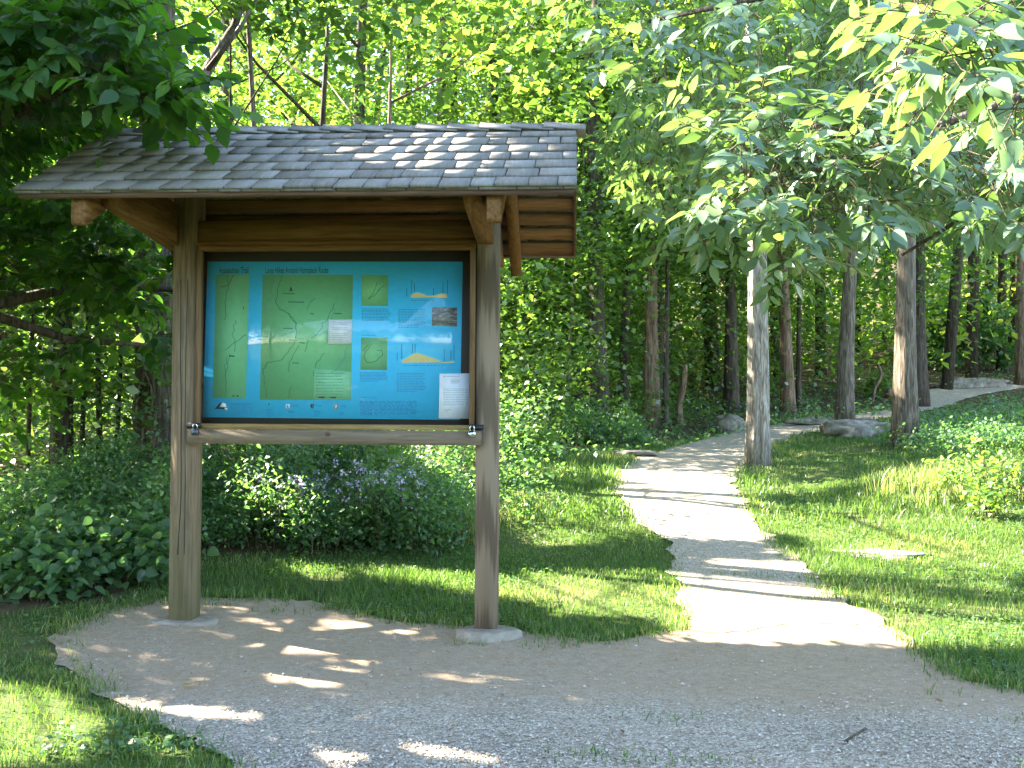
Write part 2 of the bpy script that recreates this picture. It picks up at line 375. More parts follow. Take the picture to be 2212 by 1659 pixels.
def gravelmat():
    m, nt, out = newmat('gravel_and_dirt'); v = coords(nt)
    vo = nd(nt, 'ShaderNodeTexVoronoi', Scale=105.); nt.links.new(v, vo.inputs['Vector'])
    vo2 = nd(nt, 'ShaderNodeTexVoronoi', Scale=140.); nt.links.new(v, vo2.inputs['Vector'])
    sp = nt.nodes.new('ShaderNodeSeparateColor'); nt.links.new(vo.outputs['Color'], sp.inputs[0])
    st = ramp(nt, sp.outputs[0], [(0, (.165, .128, .09)), (.4, (.30, .243, .182)), (.75, (.385, .325, .255)), (1, (.53, .47, .385))])
    f = noise(nt, v, 22, 6, .72); f2 = noise(nt, v, 190, 2)
    dirt = ramp(nt, f, [(.3, (.215, .143, .088)), (.5, (.31, .215, .138)), (.7, (.395, .29, .195))])
    dirt = mixc(nt, .35, dirt, ramp(nt, f2, [(.3, (.18, .12, .075)), (.7, (.50, .40, .29))]))
    a = attr(nt, 'rnd'); n2 = noise(nt, v, 4.2, 6, .75)
    ad = nd(nt, 'ShaderNodeMath', operation='ADD'); nt.links.new(a, ad.inputs[0]); nt.links.new(n2, ad.inputs[1])
    k = ramp(nt, ad.outputs[0], [(.52, (0, 0, 0)), (1.08, (.9, .9, .9))])
    hs = nd(nt, 'ShaderNodeMath', operation='MULTIPLY'); nt.links.new(vo.outputs['Distance'], hs.inputs[0]); nt.links.new(k, hs.inputs[1])
    hh = nd(nt, 'ShaderNodeMath', operation='ADD'); nt.links.new(hs.outputs[0], hh.inputs[0]); nt.links.new(f2, hh.inputs[1])
    c = mixc(nt, k, dirt, st); finish(nt, out, c, .93, bumpn(nt, hh.outputs[0], .55, .012), .15); return m
M['gravel'] = gravelmat()
def pebblemat():
    m, nt, out = newmat('pebble'); f = attr(nt)
    finish(nt, out, ramp(nt, f, [(0, (.165, .128, .09)), (.4, (.30, .243, .182)), (.8, (.40, .34, .27)), (1, (.53, .47, .385))]), .85, None, .2); return m
M['pebble'] = pebblemat()

# ------------------------------------------------------------------ ground, path, forecourt
FORE = [(1462,1350),(1440,1362),(1370,1372),(1310,1385),(1220,1384),(1130,1362),(1000,1352),(900,1345),(800,1330),(690,1305),(560,1291),(430,1291),(330,1300),(240,1318),(150,1352),(95,1392),(110,1440),(190,1490),(270,1535),(340,1565),(420,1600),(500,1640),(560,1720),(600,1990),(2900,1990),(2900,1515),(2212,1492),(2120,1478),(2040,1445),(1985,1398),(1890,1330)]
PATH = [(1505,1366),(1470,1340),(1468,1290),(1464,1230),(1435,1175),(1385,1130),(1345,1092),(1332,1050),(1342,1016),(1390,985),(1480,960),(1570,938),(1660,922),(1800,900),(1950,884),(1990,860),(2000,842),(2080,832),(2230,812),(2400,795),
        (2400,812),(2240,836),(2130,852),(2070,868),(1960,896),(1830,918),(1720,944),(1650,975),(1605,1010),(1588,1045),(1610,1090),(1640,1140),(1685,1190),(1742,1232),(1790,1288),(1885,1322),(1900,1350)]
def edge_y(px): return np.interp(px, [-400,0,250,430,700,950,1000,1080,1300,1550,1700,1900,2050,2212,2600], [1330,1330,1290,1200,1192,1180,1110,1005,965,938,900,880,900,890,880])
def surf_mask(P):
    q, y = proj(P); return inpoly(q[..., 0], q[..., 1], FORE) | inpoly(q[..., 0], q[..., 1], PATH)
def lawn_mask(P):
    q, y = proj(P); return (q[..., 1] > edge_y(q[..., 0])) | (P[..., 1] < 3)

xs = np.unique(np.concatenate([np.arange(-90, -9, 3.), np.arange(-9, 12, .16), np.arange(12, 93, 3.)]))
ys = np.unique(np.concatenate([np.arange(-60, 3, 2.), np.arange(3, 17, .16), np.arange(17, 36, .6), np.arange(36, 124, 3.)]))
X, Y = np.meshgrid(xs, ys); Z = ground_z(X, Y); P = np.stack([X, Y, Z], -1)
ny, nx = X.shape; i = (np.arange(ny-1)[:, None]*nx+np.arange(nx-1)[None])
q = np.stack([i, i+1, i+nx+1, i+nx], -1).reshape(-1, 4)
lw = lawn_mask(P).astype(float).ravel()
g = obj('ground', mesh('ground', P.reshape(-1, 3), q, rnd=lw, smooth_=True), M['soil']); tag(g, None, None, kind='structure')

def sheet(name, poly_px, lift, step, gravel, jag):
    pts = []
    n = len(poly_px)
    W = [hit(min(max(p[0], -300), 2900), p[1]) if p[1] < 1700 else at(p[0], p[1], 2.2) for p in poly_px]
    W = np.array(W)[:, :2]
    for a, b in zip(W, np.roll(W, -1, 0)):
        m = max(1, int(np.linalg.norm(b-a)/.07))
        for k in range(m):
            p = a+(b-a)*k/m; nrm = np.array([b[1]-a[1], a[0]-b[0]])/max(1e-6, np.linalg.norm(b-a))
            p = p+nrm*((vnoise(p[0]*3.1, p[1]*3.1)-.5)*jag*1.6+(vnoise(p[0]*13, p[1]*13)-.5)*jag)
            pts.append(p)
    pts = np.array(pts); lo, hi = pts.min(0), pts.max(0)
    gx, gy = np.meshgrid(np.arange(lo[0], hi[0], step), np.arange(lo[1], hi[1], step)); gx = gx.ravel(); gy = gy.ravel()
    ins = inpoly(gx, gy, pts.tolist()); gin = np.stack([gx[ins], gy[ins]], -1)+rng.normal(0, step*.12, (ins.sum(), 2))
    allp = [Vector(p) for p in np.vstack([pts, gin])]; nb = len(pts)
    vs, _, fs, _, _, _ = delaunay_2d_cdt(allp, [(k, (k+1) % nb) for k in range(nb)], [], 1, 1e-5)
    vs = np.array([(v.x, v.y) for v in vs]); z = ground_z(vs[:, 0], vs[:, 1])+lift
    V = np.column_stack([vs, z]); rn = gravel(V)
    t = [f if V[f[0]][0]*0 == 0 and np.cross(vs[f[1]]-vs[f[0]], vs[f[2]]-vs[f[0]]) > 0 else f[::-1] for f in fs if len(f) == 3]
    o = obj(name, mesh(name, V, None, t, rnd=rn, smooth_=True), M['gravel']); tag(o, None, None, kind='structure'); return o
def g_fore(V):
    qq, _ = proj(V); d = smooth(qq[:, 1], 1470, 1600)*.75+.1 - smooth(qq[:, 0], 1250, 1900)*.25
    return np.clip(d, 0, 1)
sheet('forecourt', FORE, .009, .11, g_fore, .07)
sheet('gravel_path', PATH, .013, .11, lambda V: g_fore(V)*(1-smooth(V[:, 1], 6.4, 8.2))+.95*smooth(V[:, 1], 6.4, 8.2), .09)

# loose stones
n = 26000
px = rng.uniform(-60, 2700, n*2); py = 1385+(1700-1385)*rng.random(n*2)**.75
r = ray(px, py); t = EYE/-r[:, 2]; P = np.array([0, 0, EYE])+r*t[:, None]; P[:, 2] = ground_z(P[:, 0], P[:, 1])+.016
q2, _ = proj(P); k = inpoly(q2[:, 0], q2[:, 1], FORE) & (rng.random(len(P)) < .12+.88*smooth(q2[:, 1], 1480, 1640)*(.25+.75*smooth(vnoise(P[:, 0]*1.3, P[:, 1]*1.3), .3, .6)))
P = P[k][:n]; n = len(P)
base = np.array([(1,0,0),(0,1,0),(-1,0,0),(0,-1,0),(0,0,.8),(.6,.6,-.5)], float)
sz = rng.uniform(.0025, .0062, (n, 1, 1))*rng.choice([1, 1, 1, 1.7], (n, 1, 1)); ang = rng.uniform(0, 6.3, n)
sh = base[None]*sz*rng.uniform(.6, 1.3, (n, 1, 3)); sh = sh+rng.normal(0, .12, sh.shape)*sz
ca, sa = np.cos(ang)[:, None], np.sin(ang)[:, None]
V = np.stack([sh[..., 0]*ca-sh[..., 1]*sa, sh[..., 0]*sa+sh[..., 1]*ca, sh[..., 2]], -1)+P[:, None]
T = (np.arange(n)[:, None, None]*6+np.array([(0,1,4),(1,2,4),(2,3,4),(3,0,4)])[None]).reshape(-1, 3)
o = obj('gravel', mesh('gravel', V.reshape(-1, 3), None, T, rnd=np.repeat(rng.random(n), 6)), M['pebble']); tag(o, None, None, kind='stuff')

# ------------------------------------------------------------------ grass
def grass_blades(P, h, w, rn):
    n = len(P); a = rng.uniform(0, 6.28, n); lean = rng.uniform(.1, .75, n)*h; la = rng.uniform(0, 6.28, n)
    sd = np.stack([np.cos(a), np.sin(a), np.zeros(n)], -1)*w[:, None]*.5
    ld = np.stack([np.cos(la), np.sin(la), np.zeros(n)], -1)*lean[:, None]; up = np.array([0, 0, 1.])*h[:, None]
    V = np.stack([P-sd, P+sd, P+up*.55+ld*.3+sd*.8, P+up*.55+ld*.3-sd*.8, P+up+ld], 1).reshape(-1, 3)
    o5 = np.arange(n)[:, None]*5
    return V, o5+np.array([[0,1,2,3]]), o5+np.array([[3,2,4]]), np.repeat(rn, 5)
G = MB()
for (n, x0, x1, y0, y1, h0, h1, w) in ((42000, 3.4, 8.5, 4.2, 10, .03, .085, .007), (70000, -5, 0, 3.4, 8.6, .03, .085, .0055), (100000, -1.2, 5, 4.6, 9.5, .03, .085, .006), (70000, -1, 8, 9.5, 16, .04, .11, .011), (26000, -1, 16, 16, 30, .06, .16, .02)):
    P = np.stack([rng.uniform(x0, x1, n), rng.uniform(y0, y1, n)], -1); P = np.column_stack([P, ground_z(P[:, 0], P[:, 1])])
    q2, _ = proj(P); lim = (q2[:, 0] > -500) & (q2[:, 0] < 2800) & (q2[:, 1] < 1900)
    jit = P+np.column_stack([rng.normal(0, .06, (n, 2)), np.zeros(n)])
    den = vnoise(P[:, 0]*1.7, P[:, 1]*1.7+40)
    k = lim & lawn_mask(P) & ~surf_mask(jit) & (rng.random(n) < .35+.9*den)
    P = P[k]; m = len(P); den = den[k]
    h = rng.uniform(h0, h1, m)*(.27+.95*vnoise(P[:, 0]*1.1+7, P[:, 1]*1.1))
    dry = smooth(vnoise(P[:, 0]*.9+70, P[:, 1]*1.3), .5, .8)*(P[:, 1] > 6.8)
    G.add(*grass_blades(P, h, np.full(m, w)*rng.uniform(.6, 1.2, m), np.clip(rng.random(m)*.75+dry*rng.random(m)*.5, 0, 1)))
EDGE = np.vstack([np.array([hit(min(a[0]+(b[0]-a[0])*t, 2290), min(a[1]+(b[1]-a[1])*t, 1690)) for t in np.linspace(0, 1, 7)[:-1]]) for Q_ in (FORE[:25], PATH, FORE[-6:]) for a, b in zip(Q_[:-1], Q_[1:])])
n = 16000; P = EDGE[rng.integers(0, len(EDGE), n)]+np.column_stack([rng.normal(0, .07, n), rng.normal(0, .06, n), np.zeros(n)]); P[:, 2] = ground_z(P[:, 0], P[:, 1]); q2, _ = proj(P)
k = (vnoise(P[:, 0]*2.3+5, P[:, 1]*2.3) > .42) & (P[:, 1] < 17) & ~inpoly(q2[:, 0], q2[:, 1], [(1500,1300),(1860,1300),(1960,1420),(1480,1420)]); P = P[k]; n = len(P)
G.add(*grass_blades(P, rng.uniform(.02, .075, n), np.full(n, .006), rng.random(n)))
# stray tufts in the gravel
for (px, py) in [(985,1345),(1010,1395),(880,1318),(760,1310),(1180,1400),(1240,1640),(1350,1645),(1390,1655),(1500,1650),(1290,1632),(1460,1560),(2190,1560),(2090,1460),(2060,1475),(2030,1505),(600,1325),(520,1300),(460,1310),(1570,1245),(1650,1250),(1740,1300),(1110,1345),(1190,1360),(700,1318)]:
    c = hit(px, py); m = 22 if py > 1500 else 40; P = c+np.column_stack([rng.normal(0, .05, (m, 2))*[1.6, .8], np.zeros(m)]); P[:, 2] = ground_z(P[:, 0], P[:, 1])+.01
    G.add(*grass_blades(P, rng.uniform(.012, .045, m), np.full(m, .005), rng.random(m)*.7))
tag(obj('grass', G.mesh('grass'), M['grass']), None, None, kind='stuff')

n = 30000; y = 4+rng.random(n)**1.3*11; x = rng.uniform(-.55, .60, n)*y; P = np.stack([x, y, ground_z(x, y)+rng.uniform(.015, .05, n)], -1)
k = lawn_mask(P) & ~surf_mask(P+np.column_stack([rng.normal(0, .05, (n, 2)), np.zeros(n)])) & (vnoise(x*1.9+31, y*1.9) > .52); P = P[k]; n = len(P)
a = rng.uniform(0, 6.28, n); L = rng.uniform(.018, .04, n); V, q = leaves_simple(P, np.stack([np.cos(a), np.sin(a), rng.normal(.1, .2, n)], -1), unit(np.column_stack([rng.normal(0, .3, (n, 2)), np.ones(n)])), L, L*.8)
tag(obj('clover', mesh('clover', V, q, rnd=np.repeat(rng.random(n), 4)), M['shrub_leaf']), None, None, kind='stuff')
# ------------------------------------------------------------------ information kiosk (local frame: x along the board, y away from the camera)
YAW = R(-3.5); KX, KY = -.146, 6.0
ex = np.array([math.cos(YAW), math.sin(YAW), 0]); ey = np.array([-math.sin(YAW), math.cos(YAW), 0]); KO = np.array([KX, KY, 0])
def panel(nx, ny, y=.045):                     # native photo pixel -> (x, z) on the board's plane
    r = ray(nx*2212/2592, ny*2212/2592); o = np.array([0, 0, EYE]); t = ((KO-o)@ey+y)/(r@ey); p = o+r*t-KO
    return float(p@ex), float(p[2])
kiosk = empty('information_kiosk', KO, 'wooden trailhead map kiosk with a grey shingled gable roof, standing on two posts', 'information kiosk', rotz=YAW)
def kpart(name, mb, mat, parent=None, sm=False, label=None):
    o = obj(name, mb.mesh(name, sm), M[mat], parent or kiosk)
    if label: o['label'] = label
    return o
m = MB(); m.box(-1.902, -1.76, 0, .14, -.25, 2.99); kpart('post', m, 'post', label='left post, mossy near the ground with a long crack')
m = MB(); m.box(-.066, .064, 0, .14, -.25, 2.99); kpart('post', m, 'post_ring', label='right post with bold wavy grain')
# crack in the left post: narrow dark groove strips
m = MB()
for k in range(2):
    x = -1.845+.035*k; pts = []
    for j in range(26):
        z = .5+j*.066; pts.append((x+(vnoise(z*2.3, k*9)-.5)*.02, -.0005, z))
    m.tube(pts, .0022 if k else .003, 4)
kpart('crack', m, 'iron', parent=[c for c in kiosk.children][0])
m = MB(); m.box(-1.76, -.066, .01, .13, 2.384, 2.505); kpart('header_beam', m, 'cedar_x')
m = MB(); m.box(-1.758, -.068, -.004, .10, 2.352, 2.382); kpart('trim_strip', m, 'cedar_x')
m = MB(); m.box(-1.785, -.03, -.045, -.002, 1.166, 1.25); kpart('rail', m, 'rail')
for nm, cx_, cz_, r_, y_ in (('rail', 829, 1099, .017, -.0462),):
    x_, z_ = panel(cx_, cz_, y_); m = MB(); m.prism([(x_+r_*math.cos(t_*.5236), z_+r_*.85*math.sin(t_*.5236)) for t_ in range(12)], y_, y_+.002, 'y'); kpart('knot', m, 'fascia', parent=[c_ for c_ in kiosk.children if c_.name.startswith('rail')][0])
# display case: frame, backing, glazing
case = bpy.data.objects.new('display_case', None); COL.objects.link(case); case.parent = kiosk
m = MB(); m.prism([(-1.752, 1.256), (-1.724, 1.284), (-1.724, 2.318), (-1.752, 2.348)], -.018, .03, 'y'); kpart('frame_stile', m, 'cedar_z', case)
m = MB(); m.prism([(-.072, 1.256), (-.104, 1.284), (-.104, 2.318), (-.072, 2.348)], -.018, .03, 'y'); kpart('frame_stile', m, 'cedar_z', case)
m = MB(); m.prism([(-1.7515, 2.349), (-.0725, 2.349), (-.1045, 2.319), (-1.7235, 2.319)], -.017, .03, 'y'); kpart('frame_rail', m, 'cedar_x', case)
m = MB(); m.prism([(-1.7515, 1.2525), (-.0725, 1.2525), (-.1045, 1.284), (-1.7235, 1.284)], -.03, .03, 'y'); kpart('frame_rail', m, 'sill', case)
m = MB(); m.box(-1.7525, -.0715, .05, .075, 1.2535, 2.351); kpart('backing_board', m, 'backing', case)
m = MB(); m.box(-1.7235, -.1045, .012, .016, 1.2845, 2.3185); kpart('glazing', m, 'glass', case)
# hasps
for x in (-1.787, -.098):
    m = MB(); m.box(x, x+.083, -.052, -.0455, 1.256, 1.288); m.box(x+.035, x+.06, -.062, -.052, 1.262, 1.282); kpart('hasp', m, 'iron')
# concrete feet
def footing(cx, cy, rx, ry, top, h):
    m = MB(); nseg = 22; rings = []
    for (k, z) in ((1.0, top-h), (1.03, top-h*.5), (.97, top-.008), (.8, top), (.0, top+.002)):
        rr = []
        for s in range(nseg):
            th = s*2*math.pi/nseg; wob = 1+.16*(vnoise(math.cos(th)*2+cx*9, math.sin(th)*2+3)-.5)*2
            rr.append((cx+rx*k*wob*math.cos(th), cy+ry*k*wob*math.sin(th), z+(vnoise(th*3, k*5)-.5)*.01))
        rings.append(rr)
    V = np.array(rings).reshape(-1, 3); i = np.arange(4)[:, None]*nseg; j = np.arange(nseg)[None]
    m.add(V, np.stack([i+j, i+(j+1) % nseg, i+nseg+(j+1) % nseg, i+nseg+j], -1).reshape(-1, 4)); return m
gr = lambda lx, ly: float(ground_z(*(KO+ex*lx+ey*ly)[:2]))
kpart('footing', footing(.01, .02, .185, .15, gr(0, 0)+.055, .14), 'concrete', sm=True)
kpart('footing', footing(-1.83, .05, .22, .13, gr(-1.83, 0)+.020, .14), 'concrete', sm=True)
# roof
ridge_y, ridge_z = .07, 3.05; slope = math.atan2(.575, 1.03)
cs, sn = math.cos(slope), math.sin(slope); RX0, RX1 = -2.335, .522; SL = 1.03/cs
def roofP(x, s, nrm, side):                    # s: distance up the slope from the eave, side -1 front / +1 rear
    y = side*(1.03-s*cs)+side*nrm*sn; z = ridge_z-.575+s*sn+nrm*cs
    return (x, ridge_y+y, z)
roof = bpy.data.objects.new('roof', None); COL.objects.link(roof); roof.parent = kiosk
for side in (-1, 1):
    m = MB(); m2 = MB(); s = -.035; row = 0
    def wedge(x0, x1, s0, L, n0, th, rv):
        V = [roofP(x, ss, nn, side) for x in (x0, x1) for (ss, nn) in ((s0, n0), (s0, n0+th), (s0+L, .0025), (s0+L, .006))]
        m.add(V, [(0,1,5,4),(1,3,7,5),(3,2,6,7),(2,0,4,6),(0,2,3,1),(4,5,7,6)], r=rv)
    x = RX0                                     # starter course
    while x < RX1-.02:
        w = min(random.uniform(.10, .22), RX1-x); wedge(x, x+w-.005, -.028+random.uniform(-.003, .003), .3, .0, .014, random.random()*.35); x += w
    while s < SL-.05:
        x = RX0-.004
        while x < RX1:
            w = random.uniform(.10, .225); w = RX1+.004-x if x+w > RX1-.05 else w
            wedge(x, x+w-random.uniform(.004, .009), s+random.uniform(-.004, .004), min(.32, SL-s+.01), .014+random.uniform(0, .004), .013+random.uniform(0, .006), min(1, max(0, random.gauss(.5, .24)))); x += w
        s += .163; row += 1
    kpart('shingles', m, 'shingle', roof)
    # sheathing slats and eave board
    m = MB(); s = .006
    while s < SL-.06:
        w = .105 if s > .02 else .125; rv = random.random()
        V = [roofP(x, ss, nn, side) for x in (RX0+.02, RX1-.02) for (ss, nn) in ((s, -.022), (s, -.003), (s+w, -.003), (s+w, -.022))]
        m.add(V, [(0,1,2,3),(7,6,5,4),(0,4,5,1),(1,5,6,2),(2,6,7,3),(3,7,4,0)], r=rv); s += w+.045
    kpart('slats', m, 'cedar_x', roof)
    m = MB(); V = [roofP(x, ss, nn, side) for x in (RX0+.012, RX1-.012) for (ss, nn) in ((-.022, -.030), (-.022, -.003), (.003, -.003), (.003, -.030))]
    m.add(V, [(0,1,2,3),(7,6,5,4),(0,4,5,1),(1,5,6,2),(2,6,7,3),(3,7,4,0)]); kpart('fascia', m, 'fascia', roof)
    for x0 in (RX0, RX1-.018):                  # barge boards
        m = MB(); V = [roofP(x, ss, nn, side) for x in (x0, x0+.018) for (ss, nn) in ((.004, -.035), (.004, -.0035), (SL-.004, -.0035), (SL-.03, -.035))]
        m.add(V, [(0,1,2,3),(7,6,5,4),(0,4,5,1),(1,5,6,2),(2,6,7,3),(3,7,4,0)]); kpart('barge_board', m, 'fascia', roof)
    for x0 in (-2.065, .072):                   # rafters, plumb cut at the tail
        d = .135
        V = []
        for x in (x0, x0+.072):
            a = roofP(x, .015, -.024, side); b = roofP(x, SL-.004, -.024, side)
            V += [a, (x, a[1], a[2]-d/cs+.02), (x, a[1]-side*.015, a[2]-d/cs), (x, b[1], b[2]-d/cs), b]
        n5 = 5; q = [(k, (k+1) % 5, 5+(k+1) % 5, 5+k) for k in range(5)]
        m = MB(); m.add(V, q, [(0,2,1),(0,3,2),(0,4,3),(5,6,7),(5,7,8),(5,8,9)], r=.2 if side < 0 else .6)
        kpart('rafter', m, 'cedar_y', roof)
m = MB(); x = RX1+.004; k = 0                    # ridge cap, lapped
n_caps = 15; step = (RX1-RX0+.008)/n_caps
for k in range(n_caps):
    x0 = RX0-.004+k*step; rv = random.random()*.5+.4
    for side in (-1, 1):
        w = .10; V = []
        for (xx, lift) in ((x0-.01, .034), (x0+step+.05, .016)):
            for (dn, lf) in ((0, 0), (0, .012), (w, .012), (w, 0)):
                V.append((xx, ridge_y+side*(dn*cs)+side*0, ridge_z+lift+lf-dn*sn+.006))
        m.add(V, [(0,1,2,3),(7,6,5,4),(0,4,5,1),(1,5,6,2),(2,6,7,3),(3,7,4,0)], r=rv)
kpart('ridge_cap', m, 'shingle', roof)
m = MB(); m.box(-2.30, .49, ridge_y-.02, ridge_y+.02, 2.84, 2.99); kpart('ridge_board', m, 'cedar_x', roof)
# brackets carrying the rafters, one each side
for x0, rv in ((-1.975, .35), (-.062, .35)):
    m = MB(); m.prism([(-.80, 2.485), (-.77, 2.435), (-.06, 2.36), (.16, 2.345), (.88, 2.345), (.90, 2.40), (.62, 2.575), (-.48, 2.625), (-.72, 2.51)], x0, x0+.095, 'x', r=rv)
    kpart('bracket', m, 'cedar_y')

# ---- the poster and the notices inside the case
TOPY = .0485
def flatpoly(pts, y, th=.0004):
    m = MB(); m.prism([tuple(p) for p in pts], y-th, y, 'y'); return m
def c3(x, y): return panel(480+x*.3015, 620+y*.3015)
def c4(x, y): return panel(850+x*.3165, 620+y*.3165)
def cl(x, y): return panel(500+x/5.53, 980+y/5.53)
poster = empty('map_poster', KO, 'large bright blue trail map poster behind the glazing of the wooden case', 'poster', rotz=YAW)
def ppart(name, mb, mat, parent=None, label=None):
    o = obj(name, mb.mesh(name), M[mat], parent or poster)
    if label: o['label'] = label
    return o
ppart('sheet', flatpoly([panel(525, 662), panel(1171, 662), panel(1164, 1063), panel(512, 1056)], .0495, .0008), 'blue')
def strokes(lines, w, y):
    m = MB()
    for ln in lines:
        ln = np.array(ln)
        for a, b in zip(ln[:-1], ln[1:]):
            d = b-a; L = np.linalg.norm(d)
            if L < 1e-6: continue
            nn = np.array([-d[1], d[0]])/L*w*.5
            pts = [a-nn, b-nn, b+nn, a+nn]; m.add([(p[0], y, p[1]) for p in pts], [(0, 1, 2, 3)])
    return m
def wiggle(pts, amp=.004):
    out = []
    for a, b in zip(pts[:-1], pts[1:]):
        a = np.array(a); b = np.array(b); k = max(2, int(np.linalg.norm(b-a)/.02))
        for j in range(k): out.append(a+(b-a)*j/k+rng.normal(0, amp, 2))
    out.append(np.array(pts[-1])); return out
def texts(rect, rows, f, y, w=.0035, fill=.9):
    (x0, y0, x1, y1) = rect; lines = []
    for r_ in range(rows):
        yy = y0+(y1-y0)*(r_+.5)/rows; x = x0; xe = x1-(x1-x0)*random.uniform(0, .12 if r_ < rows-1 else .5)
        while x < xe:
            wl = random.uniform(.03, .10)*(x1-x0)*.9+4; lines.append([f(x, yy), f(min(x+wl, xe), yy)]); x += wl+(x1-x0)*.02
    return strokes(lines, w, y)
def each(name, lines, w, y, mat, parent):
    for ln in lines: ppart(name, strokes([ln], w, y), mat, parent)
def mappanel(pts, name='map_panel'): return ppart(name, flatpoly(pts, TOPY), 'green')
Y1, Y2, Y3 = TOPY-.0008, TOPY-.0012, TOPY-.0016
p1 = mappanel([c3(220,247), c3(500,247), c3(470,1290), c3(190,1285)])
each('trail_line', [wiggle([c3(*p) for p in l]) for l in ([(318,250),(320,340),(300,480),(293,630)], [(390,630),(360,740),(385,830),(375,900)], [(475,745),(385,815),(300,880)], [(315,930),(295,1040),(305,1220),(295,1288)], [(330,920),(310,1050),(300,1100)])], .0035, Y1, 'trail', p1)
ppart('road_line', strokes([wiggle([c3(*p) for p in l], .002) for l in ([(368,250),(340,310),(315,345),(255,352)],)], .0045, Y2), 'brownline', p1)
each('scale_bar', [[c3(358,1268), c3(375,1268)], [c3(392,1268), c3(410,1268)]], .008, Y1, 'ink', p1); each('place_name', [[c3(330,930), c3(375,935)]], .008, Y1, 'ink', p1)
ppart('north_arrow', flatpoly([c3(450,510), c3(456,540), c3(451,532), c3(445,540)], Y1), 'ink', p1)
p2 = mappanel([c3(612,247), c4(137,237), c4(120,1240), c3(587,1300)])
each('trail_line', [wiggle([c3(*p) for p in l]) for l in ([(770,260),(740,370),(718,470),(760,530),(890,650),(900,750),(860,850),(770,960),(650,1000),(615,1050),(635,1220),(640,1280)], [(1045,440),(980,545)], [(1215,480),(1160,620),(1100,690),(1070,760),(990,810),(965,900)], [(920,840),(830,980),(835,1070)], [(1130,910),(1060,1000),(1040,1100)], [(850,1180),(825,1290)], [(820,570),(870,620),(895,670)])], .0035, Y1, 'trail', p2)
each('river', [wiggle([c3(*p) for p in l]) for l in ([(1220,540),(1170,700),(1090,760)], [(700,300),(690,420),(640,520)], [(1320,870),(1270,1000),(1180,1080)])], .003, Y2, 'river', p2)
each('place_name', [[c3(*a), c3(*b)] for a, b in (((790,408),(880,410)), ((825,478),(960,480)), ((1010,575),(1040,580)), ((785,700),(865,702)), ((835,798),(905,800)), ((860,990),(915,993)), ((1215,575),(1275,577)), ((920,818),(965,826)))], .006, Y2, 'trail', p2)
ppart('north_arrow', flatpoly([c3(849,345), c3(864,392), c3(849,380), c3(834,392)], Y1), 'ink', p2)
lg = ppart('legend', flatpoly([c3(1045,1035), c4(123,1012), c4(120,1237), c3(1038,1296)], Y1), 'legend', p2)
ppart('legend_text', texts((1060,1065,1300,1290), 9, c3, Y2, .0035), 'trail', lg)
each('scale_bar', [[c3(1082,1279), c3(1130,1280)], [c3(1180,1280), c3(1228,1281)]], .01, Y3, 'ink', p2)
for pts, lines in (([c4(205,237), c4(420,240), c4(415,487), c4(205,485)], [[(330,300),(300,390),(262,430)], [(355,350),(310,400),(260,435)], [(390,320),(330,370)]]),
                   ([c4(203,740), c4(412,743), c4(408,1000), c4(195,998)], [[(290,785),(240,860),(225,900),(250,945),(320,930),(375,880),(370,845),(320,840)], [(260,790),(215,850)]])):
    p = mappanel(pts, 'inset_map'); each('trail_line', [wiggle([c4(*q_) for q_ in l], .002) for l in lines], .0035, Y1, 'trail', p)
for rect, rows in (((205,505,440,610), 9), ((498,510,725,665), 12), ((192,1015,425,1095), 7), ((487,1020,720,1178), 12), ((192,1245,695,1365), 11), ((195,1213,390,1230), 1), ((205,712,410,732), 1), ((600,435,860,450), 1), ((540,955,900,970), 1)):
    ppart('text_block', texts(rect, rows, c4, TOPY, .0032), 'softink')
ppart('text_block', texts((455,222,780,370), 9, cl, TOPY, .003), 'softink')
ppart('photograph', flatpoly([c4(770,497), c4(972,500), c4(968,652), c4(768,645)], TOPY), 'photo')
for prof, ticks in (([(598,422),(600,400),(640,384),(662,380),(700,393),(740,407),(790,402),(840,388),(862,387),(890,396),(890,425)], [(567,345,410),(607,280,385),(628,300,375),(781,340,400),(857,300,385),(892,280,395)]),
                    ([(527,942),(525,925),(610,876),(650,862),(700,878),(850,930),(870,936),(905,933),(945,926),(942,943)], [(490,860,925),(527,790,910),(614,790,868),(634,790,862),(866,830,930),(920,845,915),(945,800,922)])):
    e = MB(); base_ = [c4(*p) for p in prof]
    c0 = np.mean(base_, 0)
    nv = len(base_); e.add([(p[0], TOPY, p[1]) for p in base_]+[(c4(prof[0][0]*.5+prof[-1][0]*.5, prof[0][1])[0], TOPY, c4(0, prof[0][1]-4)[1])], None, [(k, k+1, nv) for k in range(nv-1)])
    eo = ppart('elevation_profile', e, 'sand'); each('tick_line', [[c4(a, b), c4(a, c)] for a, b, c in ticks], .003, TOPY-.0006, 'ink', eo)
